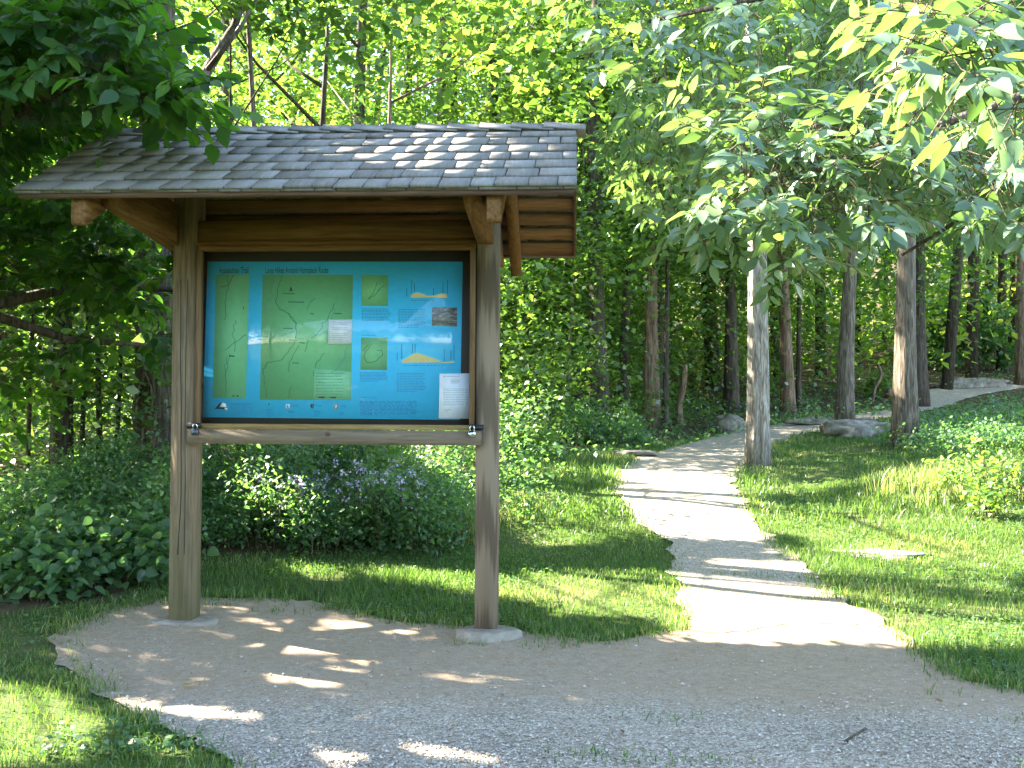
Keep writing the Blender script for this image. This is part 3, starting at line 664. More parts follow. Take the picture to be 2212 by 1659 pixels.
# small emblems along the foot
em = ppart('winged_emblem', flatpoly([cl(235,305), cl(300,275), cl(320,215), cl(385,240), cl(425,305), cl(370,310)], TOPY), 'ink')
ppart('wing', flatpoly([cl(300,280), cl(350,215), cl(395,235), cl(405,280), cl(350,272)], Y1), 'white', em)
ppart('tail', flatpoly([cl(375,285), cl(415,290), cl(410,322), cl(380,320)], Y1), 'white', em)
ppart('leaf_emblem', flatpoly([cl(997,218), cl(1008,240), cl(997,262), cl(984,240)], TOPY), 'trail')
e = ppart('square_emblem', flatpoly([cl(1235,240), cl(1288,240), cl(1285,295), cl(1232,295)], TOPY), 'white'); ppart('emblem_mark', flatpoly([cl(1250,252), cl(1272,252), cl(1270,284), cl(1248,284)], Y1), 'brownlogo', e)
e = ppart('shield_emblem', flatpoly([cl(1580,238), cl(1628,238), cl(1625,275), cl(1602,303), cl(1577,275)], TOPY), 'ink'); ppart('emblem_mark', flatpoly([cl(1600,248), cl(1618,248), cl(1606,285)], Y1), 'brownlogo', e)
e = ppart('square_emblem', flatpoly([cl(1910,240), cl(1970,240), cl(1966,298), cl(1908,298)], TOPY), 'brownlogo'); ppart('emblem_mark', flatpoly([cl(1930,250), cl(1948,250), cl(1946,288), cl(1928,288)], Y1), 'white', e)
for rect, rows in (((1310,240,1410,280), 2), ((1270,330,1370,365), 2), ((960,300,1050,375), 3), ((1650,245,1740,275), 1), ((1630,330,1720,400), 3), ((2000,250,2085,285), 2), ((1985,340,2050,395), 3)):
    ppart('caption', texts(rect, rows, cl, TOPY, .0035), 'softink')
def lettering(body, a, b, y, mat, parent):
    cu = bpy.data.curves.new('lettering', 'FONT'); cu.body = body; cu.size = 1; cu.offset = .018; tmp = bpy.data.objects.new('lettering', cu); COL.objects.link(tmp)
    dg = bpy.context.evaluated_depsgraph_get(); me = bpy.data.meshes.new_from_object(tmp.evaluated_get(dg)); bpy.data.objects.remove(tmp)
    co = np.empty(len(me.vertices)*3); me.vertices.foreach_get('co', co); co = co.reshape(-1, 3)
    w = co[:, 0].max(); s = (b[0]-a[0])/w; hgt = .038/ .72
    V = np.column_stack([a[0]+co[:, 0]*s, np.full(len(co), y), a[1]+co[:, 1]*hgt]); me.vertices.foreach_set('co', V.ravel()); me.update()
    o = obj('title', me, M[mat], parent); return o
lettering('Appalachian Trail', c3(245,236), c3(492,236), TOPY, 'ink', poster)
lettering('Loop Hikes Around Humpback Rocks', c3(632,236), c4(-60,226), TOPY, 'ink', poster)
def notice(name, label, corners, y, rects, f, red=None):
    o = empty(name, KO, label, 'notice', rotz=YAW)
    s = obj('sheet', flatpoly(corners, y, .0006).mesh('sheet'), M['paper'], o)
    for rect, rows in rects: obj('print', texts(rect, rows, f, y-.001, .0035).mesh('print'), M['greyink'], o)
    if red: obj('print', texts(red[0], red[1], f, y-.001, .004).mesh('print'), M['redink'], o)
notice('paper_notice', 'white letter-size paper notice at the lower right corner of the blue map poster', [c4(830,1030), c4(1078,1027), c4(1073,1390), c4(823,1388)], .0455, [((858,1048,1065,1056), 1), ((920,1075,1000,1110), 3), ((860,1145,1065,1285), 10), ((865,1312,925,1335), 2)], c4)
notice('paper_notice', 'small white paper slip stuck on the middle green map', [c3(1168,627), c4(130,597), c4(127,790), c3(1160,832)], .0455, [((1200,645,1330,675), 2), ((1195,738,1330,800), 4)], c3, ((1200,690,1335,715), 2))
# padlocks hang from the hasps
for nx, ny, body, lab in ((1195, 1097, 'steel', 'silver padlock hanging from the hasp beside the white paper notice'), (493.5, 1092, 'darksteel', 'dark blue-grey padlock hanging from the hasp on the mossy left post')):
    x, z = panel(nx, ny, -.062)
    pl = empty('padlock', KO+ex*x+ey*(-.062)+np.array([0, 0, z]), lab, 'padlock', 'padlocks on the map case', rotz=YAW)
    m = MB(); hw = .0195; m.prism([(-hw*.8, -.024), (-hw, -.018), (-hw, .010), (-hw*.75, .016), (hw*.75, .016), (hw, .010), (hw, -.018), (hw*.8, -.024)], -.009, .008, 'y'); obj('lock_body', m.mesh('lock_body'), M[body], pl)
    m = MB(); m.tube([(-.0125, 0, .012), (-.0125, 0, .034), (-.009, 0, .042), (0, 0, .045), (.009, 0, .042), (.0125, 0, .034), (.0125, 0, .012)], .0035, 8); obj('shackle', m.mesh('shackle', True), M['chrome'], pl)

# ------------------------------------------------------------------ trees
def rand_leaf_frames(n, up=.9, spread=1.0):
    a = rng.uniform(0, 6.28, n); A = np.stack([np.cos(a), np.sin(a), rng.normal(-.35, .35, n)], -1)
    N = rng.normal(0, spread*.55, (n, 3)); N[:, 2] += up; return unit(A), unit(N)
def crown_mesh(name, seed, h0, h1, rad, nclump, per, leaf, shape=.5, keep=None):
    g_ = np.random.default_rng(seed)
    u = g_.random(nclump); z = h0+(h1-h0)*u
    prof = np.sin(np.pi*np.clip(.08+.9*u**shape, 0, 1))**.7
    a = g_.uniform(0, 6.28, nclump); rr = rad*prof*np.sqrt(g_.uniform(.05, 1, nclump))
    C = np.stack([np.cos(a)*rr, np.sin(a)*rr, z], -1)
    sz = g_.uniform(.22, .6, nclump)*(rad/2.2)**.5
    cnt = np.maximum(6, (per*g_.uniform(.4, 1.5, nclump)).astype(int)); idx = np.repeat(np.arange(nclump), cnt); n = len(idx)
    P = C[idx]+g_.normal(0, 1, (n, 3))*sz[idx][:, None]*np.array([1, 1, .55])
    A, N = rand_leaf_frames(n); L = leaf*g_.uniform(.65, 1.2, n)*g_.uniform(.65, 1.3, nclump)[idx]
    tone = np.clip(g_.normal(.42, .16, nclump)[idx]+g_.normal(0, .12, n), 0, 1)
    return P, A, N, L, tone
def crown_for(k, base, off, rot, cs_, sz_, thin=.35):
    """one tree's crown: the leaf layout of its kind, turned and scaled, with light gaps"""
    P, A, N, L, tone = CROWNS[k]; c, s_ = math.cos(rot), math.sin(rot)
    Rm = np.array([[c, -s_, 0], [s_, c, 0], [0, 0, 1]])
    Q = (P*np.array([cs_, cs_, sz_]))@Rm.T+np.array(off); A = A@Rm.T; N = N@Rm.T
    W = Q+base; keep = ~lit_mask(W) & (in_frame(W) | (rng.random(len(W)) > (thin if base[0] > -1.5 else .05)))
    V, q = leaves_simple(Q[keep], A[keep], N[keep], L[keep]*cs_, L[keep]*cs_*.58)
    return mesh('crown', V, q, rnd=np.repeat(tone[keep], 4))
CROWNS = [crown_mesh('crown', 11+k, *a) for k, a in enumerate([
    (2.0, 10.5, 2.3, 190, 60, .125), (1.2, 9.0, 2.1, 190, 60, .12), (3.2, 13, 2.8, 220, 62, .14), (1.6, 11, 2.0, 170, 60, .13), (.8, 7.0, 1.7, 150, 55, .115)])]
def trunk_mb(base, top, r0, r1, bend=.2, seg=14, rough=.12, flare=.5, nseg=22):
    base = np.array(base); top = np.array(top); t = np.linspace(0, 1, nseg); ph = rng.random()*40
    path = base+(top-base)*t[:, None]; path[:, 0] += (vnoise(t*3+ph, 1)-vnoise(ph, 1))*bend*2*t; path[:, 1] += (vnoise(t*3+ph, 9)-vnoise(ph, 9))*bend*2*t
    m = MB(); m.tube(path, r0+(r1-r0)*t**.8, seg, rough, flare=flare); return m, path
def tree(name, px, py, w, label, crown=None, cat='tree', height=10, lean=0, leany=0, mat='bark', cscale=1., czoff=0, seg=14, group='trees at the edge of the wood', limbs=(), flare=.5, pos=None, top_r=.4, roty=None, trunk_h=None):
    c = hit(px, py) if pos is None else np.array([pos[0], pos[1], ground_z(pos[0], pos[1])]); d = c[1]; r0 = (w*d/F)/2 if pos is None else w
    e = empty(name, c, label, cat, group)
    th_ = trunk_h or height; m, path = trunk_mb((0, 0, -.2), (lean*th_, leany*th_, th_), r0, r0*(top_r if not trunk_h else .15), seg=seg, flare=flare)
    for k in range(6 if crown is not None else 0):
        j = int(len(path)*(.3+.11*k)); a = rng.uniform(0, 6.28); L = rng.uniform(1.2, 2.2)*cscale; p0 = path[min(j, len(path)-2)]
        pts = [p0, p0+np.array([math.cos(a)*L*.5, math.sin(a)*L*.5, L*.3]), p0+np.array([math.cos(a)*L, math.sin(a)*L, L*.75])]
        m.tube(pts, [r0*.22, r0*.14, r0*.05], 6)
    for l in limbs:
        pts = np.array([p for p, _ in l])-c; m.tube(pts, [r for _, r in l], 8, .1)
    obj('trunk', m.mesh('trunk', True), M[mat], e)
    if crown is not None:
        obj('crown', crown_for(crown, c, (lean*height*.5, leany*height*.5, czoff), rng.uniform(0, 6.28), cscale, cscale*height/CROWN_H[crown]), M['wood_leaf'], e)
    return e
CROWN_H = [10.5, 9, 13, 11, 7]
tree('furrowed_tree', 1638, 1008, 45, 'pale furrowed tree trunk standing in the grass at the inside bend of the gravel path', 2, height=13, mat='bark_pale', seg=26, czoff=1.2, cscale=1.0, lean=.004, flare=.35)
tree('broadleaf_tree', 1955, 965, 42, 'thick grey trunk with flared roots just right of the low boulder', 0, height=12, mat='bark', seg=18, flare=.6, czoff=1.8, lean=.01)
tree('broadleaf_tree', 1824, 915, 33, 'straight brown trunk rising behind the low boulder, left of the flared one', 3, height=12, mat='bark', czoff=1.5, lean=.02)
tree('broadleaf_tree', 1703, 888, 25, 'slim tan trunk beyond the path, just right of the pale furrowed tree', 0, height=12, mat='bark_tan', lean=-.02, czoff=1.5)
tree('slender_tree', 1725, 884, 11, 'thin tree close beside the slim tan trunk beyond the path', None, height=9, mat='bark_dark', seg=8)
tree('broadleaf_tree', 2209, 832, 24, 'sunlit tan trunk at the far end of the path by the stone step', 3, height=13, mat='bark_tan', czoff=2.5)
tree('broadleaf_tree', 1407, 922, 30, 'pale patchy trunk in the wood between kiosk and path, the thickest there', 2, height=13, mat='bark_tan', seg=16, lean=-.004)
tree('slender_tree', 1436, 926, 12, 'dark companion stem growing against the thickest trunk between kiosk and path', None, height=8, mat='bark_dark', lean=.03, seg=8)
tree('broadleaf_tree', 1345, 912, 20, 'dark upright trunk left of the pale patchy one in the wood', 1, height=11, mat='bark_dark')
tree('leaning_tree', 1252, 905, 22, 'dark trunk leaning left in the wood just right of the kiosk', 1, height=11, mat='bark_dark', lean=-.07)
tree('slender_tree', 1192, 908, 13, 'slender grey stem between the leaning trunk and the kiosk roof', 4, height=10, mat='bark', seg=10)
tree('broadleaf_tree', 1146, 905, 27, 'trunk closest to the right kiosk post, its left edge sunlit', 3, height=12, mat='bark_tan')
tree('tree_stub', 1470, 920, 15, 'short reddish broken trunk beside the pale patchy tree', None, height=1.1, mat='bark_tan', seg=10, top_r=.8, cat='stump')
tree('broadleaf_tree', 1580, 894, 25, 'dark trunk behind the small boulder left of the pale furrowed tree', 0, height=12, mat='bark_dark')
tree('broadleaf_tree', 830, 1015, 32, 'sunlit tan trunk seen below the middle of the kiosk rail', 2, height=12, trunk_h=5.2, mat='bark_tan')
tree('broadleaf_tree', 724, 1010, 44, 'stout dark trunk seen below the kiosk rail, left of the sunlit one', 0, height=13, trunk_h=5.4, mat='bark_dark', seg=18)
tree('slender_tree', 566, 1062, 17, 'slender grey leaning trunk among lilac flowers below the kiosk rail', 4, height=9, mat='bark', lean=-.02, seg=10)
tree('broadleaf_tree', 462, 1050, 22, 'dark trunk seen below the rail beside the mossy kiosk post', 1, height=10, trunk_h=5, mat='bark_dark')
big = hit(350, 1088); bt = lambda px, py, d: at(px, py, d)
tree('broadleaf_tree', 350, 1088, 56, 'tall shaggy tree right behind the mossy kiosk post, rising above the roof', 2, height=13, mat='bark', lean=.0, seg=20, czoff=2.5,
     limbs=[[(bt(372, 300, big[1]), .07), (bt(420, 200, big[1]+.2), .06), (bt(470, 115, big[1]+.4), .055), (bt(505, 60, big[1]+.6), .045), (bt(535, -30, big[1]+.9), .04)],
            [(bt(440, 160, big[1]+.3), .03), (bt(520, 60, big[1]), .02), (bt(570, -30, big[1]), .014)]])
tree('vine_tree', 310, 1072, 38, 'dark trunk wrapped in vines, left of the shaggy tree', 0, height=11, mat='bark', seg=18, czoff=1.5,
     limbs=[[(bt(300+14*math.sin(k*.9), 1060-k*32, 9.7), .013) for k in range(16)], [(bt(318+12*math.sin(k*1.1+1), 1060-k*32, 9.65), .009) for k in range(16)], [(bt(310+9*math.sin(k*.7+2), 760-k*14, 9.6), .012) for k in range(9)]])
tree('broadleaf_tree', 132, 1075, 38, 'dark trunk farthest left of the thick trunks behind the low shrubs', 3, height=11, mat='bark_dark', seg=16)
for px, py, w, ln, lab in ((58, 1070, 10, .01, 'thin dark stem at the left edge of the wood'), (172, 1068, 10, .02, 'thin stem just right of the farthest-left thick trunk'), (216, 1066, 12, -.01, 'thin stem midway between the vine tree and the farthest-left thick trunk'), (246, 1068, 9, .03, 'thin leaning stem just left of the vine tree')):
    tree('slender_tree', px, py, w, lab, 4 if px in (58, 216) else None, height=8, mat='bark_dark', lean=ln, seg=8)
tree('slender_tree', 1218, 935, 9, 'thin grey sapling leaning right past the kiosk roof corner', None, height=5.2, mat='bark', lean=.05, seg=8)
tree('slender_tree', 1995, 838, 7, 'thin whitish sapling stem in the far shade beyond the path', None, height=5, mat='bark_pale', seg=8)
tree('snag', 1884, 868, 8, 'small broken snag standing beyond the path between the two right trunks', None, height=.85, mat='bark_tan', seg=8, top_r=.7, cat='snag')
tree('tree_stub', 1906, 866, 17, 'low sawn stump beside the small broken snag beyond the path', None, height=.22, mat='bark_tan', seg=12, top_r=.9, cat='stump')
# more trees of the wood: further back
back = [(-7.5, 15, 2), (-5.2, 18.5, 0), (-2.6, 16.5, 3), (-.5, 19.5, 2), (1.5, 17.5, 1), (3.0, 21, 0), (5.4, 22.5, 2), (8.8, 22, 3), (13.5, 23, 2), (-9.5, 21, 0), (-1.8, 23.5, 2), (3.8, 26, 3)]
where = ['far left behind the kiosk roof', 'behind the left half of the kiosk roof', 'behind the middle of the kiosk roof', 'behind the right end of the kiosk roof', 'just right of the kiosk roof', 'behind the leaning trunk', 'behind the pale furrowed tree', 'behind the thick flared trunk', 'right of the far stone step', 'deepest at the far left', 'deep behind the ridge of the kiosk', 'deep behind the pale patchy trunk']
for (x, y, c), wl in zip(back, where):
    tree('woodland_tree', 0, 0, rng.uniform(.10, .17), 'leafy woodland tree '+wl, c, height=rng.uniform(12, 15), mat=random.choice(['bark', 'bark_dark']), pos=(x, y), czoff=rng.uniform(-.5, .6), cscale=1.12, lean=rng.uniform(-.02, .02), group='leafy trees deeper in the wood')

# ---- near foliage, spray by spray
def sample_poly(poly, n):
    p = np.array(poly); lo, hi = p.min(0), p.max(0); out = np.zeros((0, 2))
    while len(out) < n:
        c = rng.uniform(lo, hi, (n*3, 2)); out = np.vstack([out, c[inpoly(c[:, 0], c[:, 1], poly)]])
    return out[:n]
def sprays(regions, kind, leafL, limbs, filt=False):
    """leafy sprays: kind 'ash' = paired leaflets on a stalk, 'oval' = alternate leaves on a twig"""
    lv = []; tw0 = []; tw1 = []
    lp = np.vstack([np.array([p for p, _ in l]) for l in limbs])
    dens = np.vstack([np.linspace(a, b, 12) for l in limbs for a, b in zip([p for p, _ in l][:-1], [p for p, _ in l][1:])])
    for poly, d0, d1, n in regions:
        for (px, py) in sample_poly(poly, n):
            c = at(px, py, rng.uniform(d0, d1))
            if filt and lit_mask(c, False, .22): continue
            near = dens[np.argmin(((dens-c)**2).sum(1)+rng.random(len(dens))*.5)]+rng.normal(0, .15, 3)
            out = unit((c-near)+rng.normal(0, .35, 3)); d = unit(np.array([out[0], out[1], out[2]*.3-rng.uniform(0, .5)]))
            back_ = unit(near-c); tw0.append(c); tw1.append(c+back_*min(.30, np.linalg.norm(near-c)))
            up = unit(np.array([0, 0, 1.])+rng.normal(0, .35, 3)); sd = unit(np.cross(d, up)); up = np.cross(sd, d)
            tone = np.clip(rng.normal(.45, .2), 0, 1)
            if kind == 'ash':
                L = rng.uniform(.20, .30); ts = [.35, .35, .65, .65, .92, .92, 1.0]; sg = [1, -1, 1, -1, 1, -1, 0]
                tw0.append(c); tw1.append(c+d*L)
            else:
                m_ = rng.integers(8, 14); L = rng.uniform(.25, .45); ts = np.linspace(.05, 1, m_); sg = [1 if k % 2 else -1 for k in range(m_)]
                tw0.append(c); tw1.append(c+d*L)
            for t_, s_ in zip(ts, sg):
                an = R(rng.uniform(35, 70))*s_
                ax = d*math.cos(an)+sd*math.sin(an)+np.array([0, 0, -rng.uniform(-.1, .40)])
                N = up+rng.normal(0, .42, 3)
                lv.append((c+d*L*t_+sd*s_*.01, ax, N, leafL*rng.uniform(.7, 1.25), tone))
    C = np.array([l[0] for l in lv]); A = np.array([l[1] for l in lv]); N = np.array([l[2] for l in lv]); L = np.array([l[3] for l in lv])
    wr = .42 if kind == 'ash' else .62
    V, q, t = leaves_fine(C, A, unit(N), L, L*wr*rng.uniform(.85, 1.15, len(L)), tipw=.62 if kind == 'ash' else .7)
    tone = np.clip(np.array([l[4] for l in lv])+rng.normal(0, .12, len(lv)), 0, 1)
    return mesh('crown', V, q, t, rnd=np.repeat(tone, 11)), (np.array(tw0), np.array(tw1))
def near_tree(name, base, label, regions, kind, leafL, limbs, mat, leafmat_, r0, top, filt=False):
    c = np.array([base[0], base[1], ground_z(base[0], base[1])])
    e = empty(name, c, label, 'tree', None)
    m, path = trunk_mb((0, 0, -.2), np.array(top)-c, r0, r0*.45, seg=16)
    for l in limbs: m.tube(np.array([p for p, _ in l])-c, [r for _, r in l], 8, .12)
    cm, (a, b) = sprays(regions, kind, leafL, limbs, filt)
    obj('trunk', m.mesh('trunk', True), M[mat], e)
    V, q = prisms(a-c, b-c, np.full(len(a), .002), np.full(len(a), .003)); obj('twigs', mesh('twigs', V, q), M['twig'], e)
    co = obj('crown', cm, M[leafmat_], e); co.location = -c
    return e
v3 = lambda *a: np.array(a, float)
# ash-leaved tree: trunk outside the frame to the right, limbs reaching in over the path
near_tree('overhanging_tree', (4.6, 5.0), 'overhanging tree with long paired leaflets, its sunlit branches hanging over the path', [
    ([(1470,490),(1510,420),(1560,360),(1590,290),(1700,240),(1900,260),(2212,270),(2260,470),(2130,480),(2050,380),(1960,420),(1890,460),(1790,500),(1730,580),(1650,580),(1610,480),(1520,510)], 4.6, 6.2, 300),
    ([(1640,300),(2212,330),(2520,480),(1900,460),(1700,500)], 5.5, 7.4, 100),
    ([(1890,150),(1950,0),(2260,-60),(2260,270),(2130,210),(1990,160)], 2.9, 3.7, 52),
    ([(1150,-40),(1880,-40),(1900,250),(1520,290),(1330,110)], 5.6, 8.0, 170),
    ([(1300,190),(1560,130),(1570,400),(1420,450),(1300,380)], 8.0, 11.0, 190),
    ([(1480,-40),(2560,-40),(2560,320),(1560,290)], 6.2, 9.0, 300),
    ([(1480,180),(1900,120),(1950,330),(1560,330)], 4.8, 6.5, 80)], 'ash', .105,
    [[(v3(4.55,5,2.6),.075),(v3(3.6,4.9,3.1),.05),(v3(2.7,5.0,3.0),.032),(v3(1.9,5.2,2.75),.018),(v3(1.25,5.4,2.5),.008)],
     [(v3(4.5,5,3.0),.06),(v3(3.4,4.2,3.3),.042),(v3(2.4,3.6,3.25),.028),(v3(1.7,3.4,2.9),.014),(v3(1.45,3.35,2.55),.007)],
     [(v3(4.5,5,3.6),.06),(v3(3.3,5.8,4.0),.045),(v3(2.0,6.4,4.1),.03),(v3(.9,6.8,4.0),.012)],
     [(v3(3.4,4.9,3.1),.03),(v3(2.9,5.7,2.7),.018),(v3(2.3,6.0,2.3),.009)]], 'bark', 'ash', .16, (4.5, 5.1, 9))
# left tree: oval leaves hanging over the kiosk roof
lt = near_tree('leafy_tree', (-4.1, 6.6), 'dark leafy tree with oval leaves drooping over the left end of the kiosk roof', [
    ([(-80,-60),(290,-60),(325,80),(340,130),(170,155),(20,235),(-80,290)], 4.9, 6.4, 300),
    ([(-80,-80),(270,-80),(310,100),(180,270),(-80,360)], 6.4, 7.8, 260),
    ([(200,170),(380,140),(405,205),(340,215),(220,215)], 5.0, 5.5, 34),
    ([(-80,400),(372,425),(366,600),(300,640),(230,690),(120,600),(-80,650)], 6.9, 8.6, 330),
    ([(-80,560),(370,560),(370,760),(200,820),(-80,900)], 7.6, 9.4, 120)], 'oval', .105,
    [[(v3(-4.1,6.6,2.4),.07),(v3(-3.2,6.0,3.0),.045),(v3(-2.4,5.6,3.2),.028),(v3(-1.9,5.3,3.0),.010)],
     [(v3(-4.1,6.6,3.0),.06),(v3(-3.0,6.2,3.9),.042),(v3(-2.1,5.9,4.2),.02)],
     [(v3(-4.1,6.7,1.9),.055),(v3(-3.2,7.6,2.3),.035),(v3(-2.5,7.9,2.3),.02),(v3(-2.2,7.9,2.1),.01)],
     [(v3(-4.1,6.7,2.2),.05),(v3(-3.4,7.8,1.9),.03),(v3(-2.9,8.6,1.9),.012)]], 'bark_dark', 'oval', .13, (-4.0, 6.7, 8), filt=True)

# ---- canopy left of the frame: it shades the forecourt, with the gaps that let the sunlit patches through
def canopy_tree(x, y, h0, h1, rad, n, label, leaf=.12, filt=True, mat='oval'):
    c = v3(x, y, float(ground_z(x, y))); e = empty('canopy_tree', c, label, 'tree', 'tall trees left of the kiosk' if filt else 'unseen trees added for shade and reflection')
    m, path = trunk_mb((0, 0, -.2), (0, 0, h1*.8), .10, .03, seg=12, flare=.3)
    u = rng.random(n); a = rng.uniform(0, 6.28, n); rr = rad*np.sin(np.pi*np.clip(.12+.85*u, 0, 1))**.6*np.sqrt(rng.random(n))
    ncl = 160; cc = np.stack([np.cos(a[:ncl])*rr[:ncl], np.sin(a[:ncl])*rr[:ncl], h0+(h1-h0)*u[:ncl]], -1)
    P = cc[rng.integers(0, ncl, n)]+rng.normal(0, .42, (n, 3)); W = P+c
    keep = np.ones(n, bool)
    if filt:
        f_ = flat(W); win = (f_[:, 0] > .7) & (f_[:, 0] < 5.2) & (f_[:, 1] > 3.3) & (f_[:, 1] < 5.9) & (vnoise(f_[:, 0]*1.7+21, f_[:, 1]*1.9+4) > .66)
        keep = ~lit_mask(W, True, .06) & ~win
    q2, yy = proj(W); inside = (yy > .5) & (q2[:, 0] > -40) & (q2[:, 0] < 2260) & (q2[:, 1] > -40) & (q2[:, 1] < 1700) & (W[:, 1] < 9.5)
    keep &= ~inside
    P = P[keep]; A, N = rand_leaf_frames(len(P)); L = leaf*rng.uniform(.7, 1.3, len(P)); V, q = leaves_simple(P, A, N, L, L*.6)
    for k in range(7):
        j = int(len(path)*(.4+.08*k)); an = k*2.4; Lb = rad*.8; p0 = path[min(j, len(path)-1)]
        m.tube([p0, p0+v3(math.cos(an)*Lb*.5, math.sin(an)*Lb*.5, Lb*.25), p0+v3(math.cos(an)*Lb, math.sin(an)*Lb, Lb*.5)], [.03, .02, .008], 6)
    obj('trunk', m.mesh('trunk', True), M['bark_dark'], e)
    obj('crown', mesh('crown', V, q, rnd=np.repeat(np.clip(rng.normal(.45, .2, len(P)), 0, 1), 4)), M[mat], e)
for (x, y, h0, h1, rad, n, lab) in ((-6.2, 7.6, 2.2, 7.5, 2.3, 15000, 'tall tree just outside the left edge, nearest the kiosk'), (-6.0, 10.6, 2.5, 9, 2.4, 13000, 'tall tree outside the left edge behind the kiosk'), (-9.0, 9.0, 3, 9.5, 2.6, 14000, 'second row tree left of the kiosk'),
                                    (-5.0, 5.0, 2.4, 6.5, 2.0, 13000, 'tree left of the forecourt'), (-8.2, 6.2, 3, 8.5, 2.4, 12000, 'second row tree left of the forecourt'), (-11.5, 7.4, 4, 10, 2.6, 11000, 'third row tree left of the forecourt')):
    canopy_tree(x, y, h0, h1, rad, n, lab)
for (x, y, n, lab) in ((-10.5, 13.5, 9000, 'unseen bushy tree added for shade, far left of the frame'), (-12.5, 17, 9000, 'unseen bushy tree added for shade further back, far left of the frame'), (-15, 21.5, 9000, 'unseen bushy tree added for shade third from the front, far left of the frame'), (-17.5, 27, 9000, 'unseen bushy tree added for shade farthest back, far left of the frame'), (-13.5, 11, 8000, 'unseen bushy tree added for shade in the second row, far left of the frame')):  # unseen trees added to keep low sun out of the left wood
    canopy_tree(x, y, .3, 5.2, 2.9, n, lab, filt=False)
for k, (x, y) in enumerate(((-8, -15), (-2.5, -17), (3.0, -16), (9, -14), (-15, -9), (15, -7), (-5.2, -20), (.4, -21), (6, -20), (-6.6, -12))):  # unseen trees added so the glazing reflects dark foliage, not bare sky
    canopy_tree(x, y, .2, 7.5, 3.8, 9000, ['unseen broad tree added behind the photographer, far left', 'unseen broad tree added behind the photographer, left of centre', 'unseen broad tree added behind the photographer, right of centre', 'unseen broad tree added behind the photographer, right', 'unseen broad tree added left of the photographer', 'unseen broad tree added right of the photographer', 'unseen second row tree added behind the photographer, left', 'unseen second row tree added straight behind the photographer', 'unseen second row tree added behind the photographer, right', 'unseen nearest tree added behind the photographer, left'][k], leaf=.2, filt=False, mat='oval')

# ---- far wood and undergrowth (uncountable)
def leaf_cloud(P, leaf, mat, name, tone=None, wr=.6, up=.9):
    n = len(P); A, N = rand_leaf_frames(n, up); L = leaf*rng.uniform(.6, 1.3, n); V, q = leaves_simple(P, A, N, L, L*wr)
    tn = np.clip(rng.normal(.45, .2, n), 0, 1) if tone is None else tone
    return tag(obj(name, mesh(name, V, q, rnd=np.repeat(tn, 4)), M[mat]), None, None, kind='stuff')
ncl = 2600; cy = rng.uniform(25, 46, ncl); cx = rng.uniform(-.62, .68, ncl)*cy; cz = ground_z(cx, cy)+rng.random(ncl)**.9*17
C = np.stack([cx, cy, cz], -1); idx = rng.integers(0, ncl, 120000); P = C[idx]+rng.normal(0, 1, (120000, 3))*np.array([.9, .9, .5])
tone = np.clip(rng.normal(.45, .18, ncl)[idx]+rng.normal(0, .1, 120000), 0, 1)
leaf_cloud(P, .26, 'far_leaf', 'far_forest', tone)
ncl = 1500; cy = rng.uniform(24, 40, ncl); cx = rng.uniform(-.60, .66, ncl)*cy; gz_ = ground_z(cx, cy)
C = np.stack([cx, cy, gz_+rng.random(ncl)*4.5+.2], -1); q2, _ = proj(np.stack([cx, cy, gz_], -1)); C = C[~((q2[:, 0] > 1850) & (q2[:, 1] > 800))]
idx = rng.integers(0, len(C), 52000); P = C[idx]+rng.normal(0, 1, (52000, 3))*np.array([.7, .7, .4])
leaf_cloud(P, .20, 'far_leaf', 'far_forest', np.clip(rng.normal(.3, .15, len(C))[idx]+rng.normal(0, .1, 52000), 0, 1))
mb = MB()
for k in range(70):
    y = rng.uniform(24, 42); x = rng.uniform(-.6, .66)*y; z = float(ground_z(x, y)); r0 = rng.uniform(.08, .2); mb.tube([(x, y, z-.3), (x+rng.normal(0, .2), y, z+6), (x+rng.normal(0, .5), y, z+15)], [r0, r0*.8, r0*.3], 8)
tag(obj('far_forest', mb.mesh('far_forest', True), M['bark_dark']), None, None, kind='stuff')
ncl = 900; cy = rng.uniform(19, 29, ncl); cx = rng.uniform(-.42, .16, ncl)*cy; C = np.stack([cx, cy, ground_z(cx, cy)+rng.uniform(2, 13, ncl)], -1); idx = rng.integers(0, ncl, 36000)
leaf_cloud(C[idx]+rng.normal(0, 1, (36000, 3))*np.array([.6, .6, .32]), .15, 'far_leaf', 'far_forest', np.clip(rng.normal(.5, .2, ncl)[idx]+rng.normal(0, .1, 36000), 0, 1))
# understory foliage between the trunks
ncl = 1250; cy = 9.8+rng.random(ncl)**1.2*17; cx = np.where(rng.random(ncl) < .74, rng.uniform(-.60, .40, ncl), rng.uniform(-.02, .24, ncl))*cy; h = rng.random(ncl)**1.1*4.2+.2; cz = ground_z(cx, cy)+h
C = np.stack([cx, cy, cz], -1); q2, _ = proj(np.stack([cx, cy, ground_z(cx, cy)], -1))
ok = (q2[:, 1] < edge_y(q2[:, 0])-12) & ~((q2[:, 0] > 1560) & (q2[:, 1] > 905)) & ~((q2[:, 0] > 1900) & (q2[:, 1] > 800))
dark = (q2[:, 0] < 1000) & (h > .6) & (rng.random(ncl) < .55); ok &= ~dark
C = C[ok]; idx = rng.integers(0, len(C), 56000); P = C[idx]+rng.normal(0, 1, (56000, 3))*np.array([.45, .45, .22])
P[:, 2] = np.maximum(P[:, 2], ground_z(P[:, 0], P[:, 1])+.05)
tn = np.clip(rng.normal(.4, .15, len(C))[idx]+rng.normal(0, .1, 56000), 0, 1); k = ~lit_mask(P, False)
leaf_cloud(P[k], .12, 'wood_leaf', 'undergrowth', tn[k])
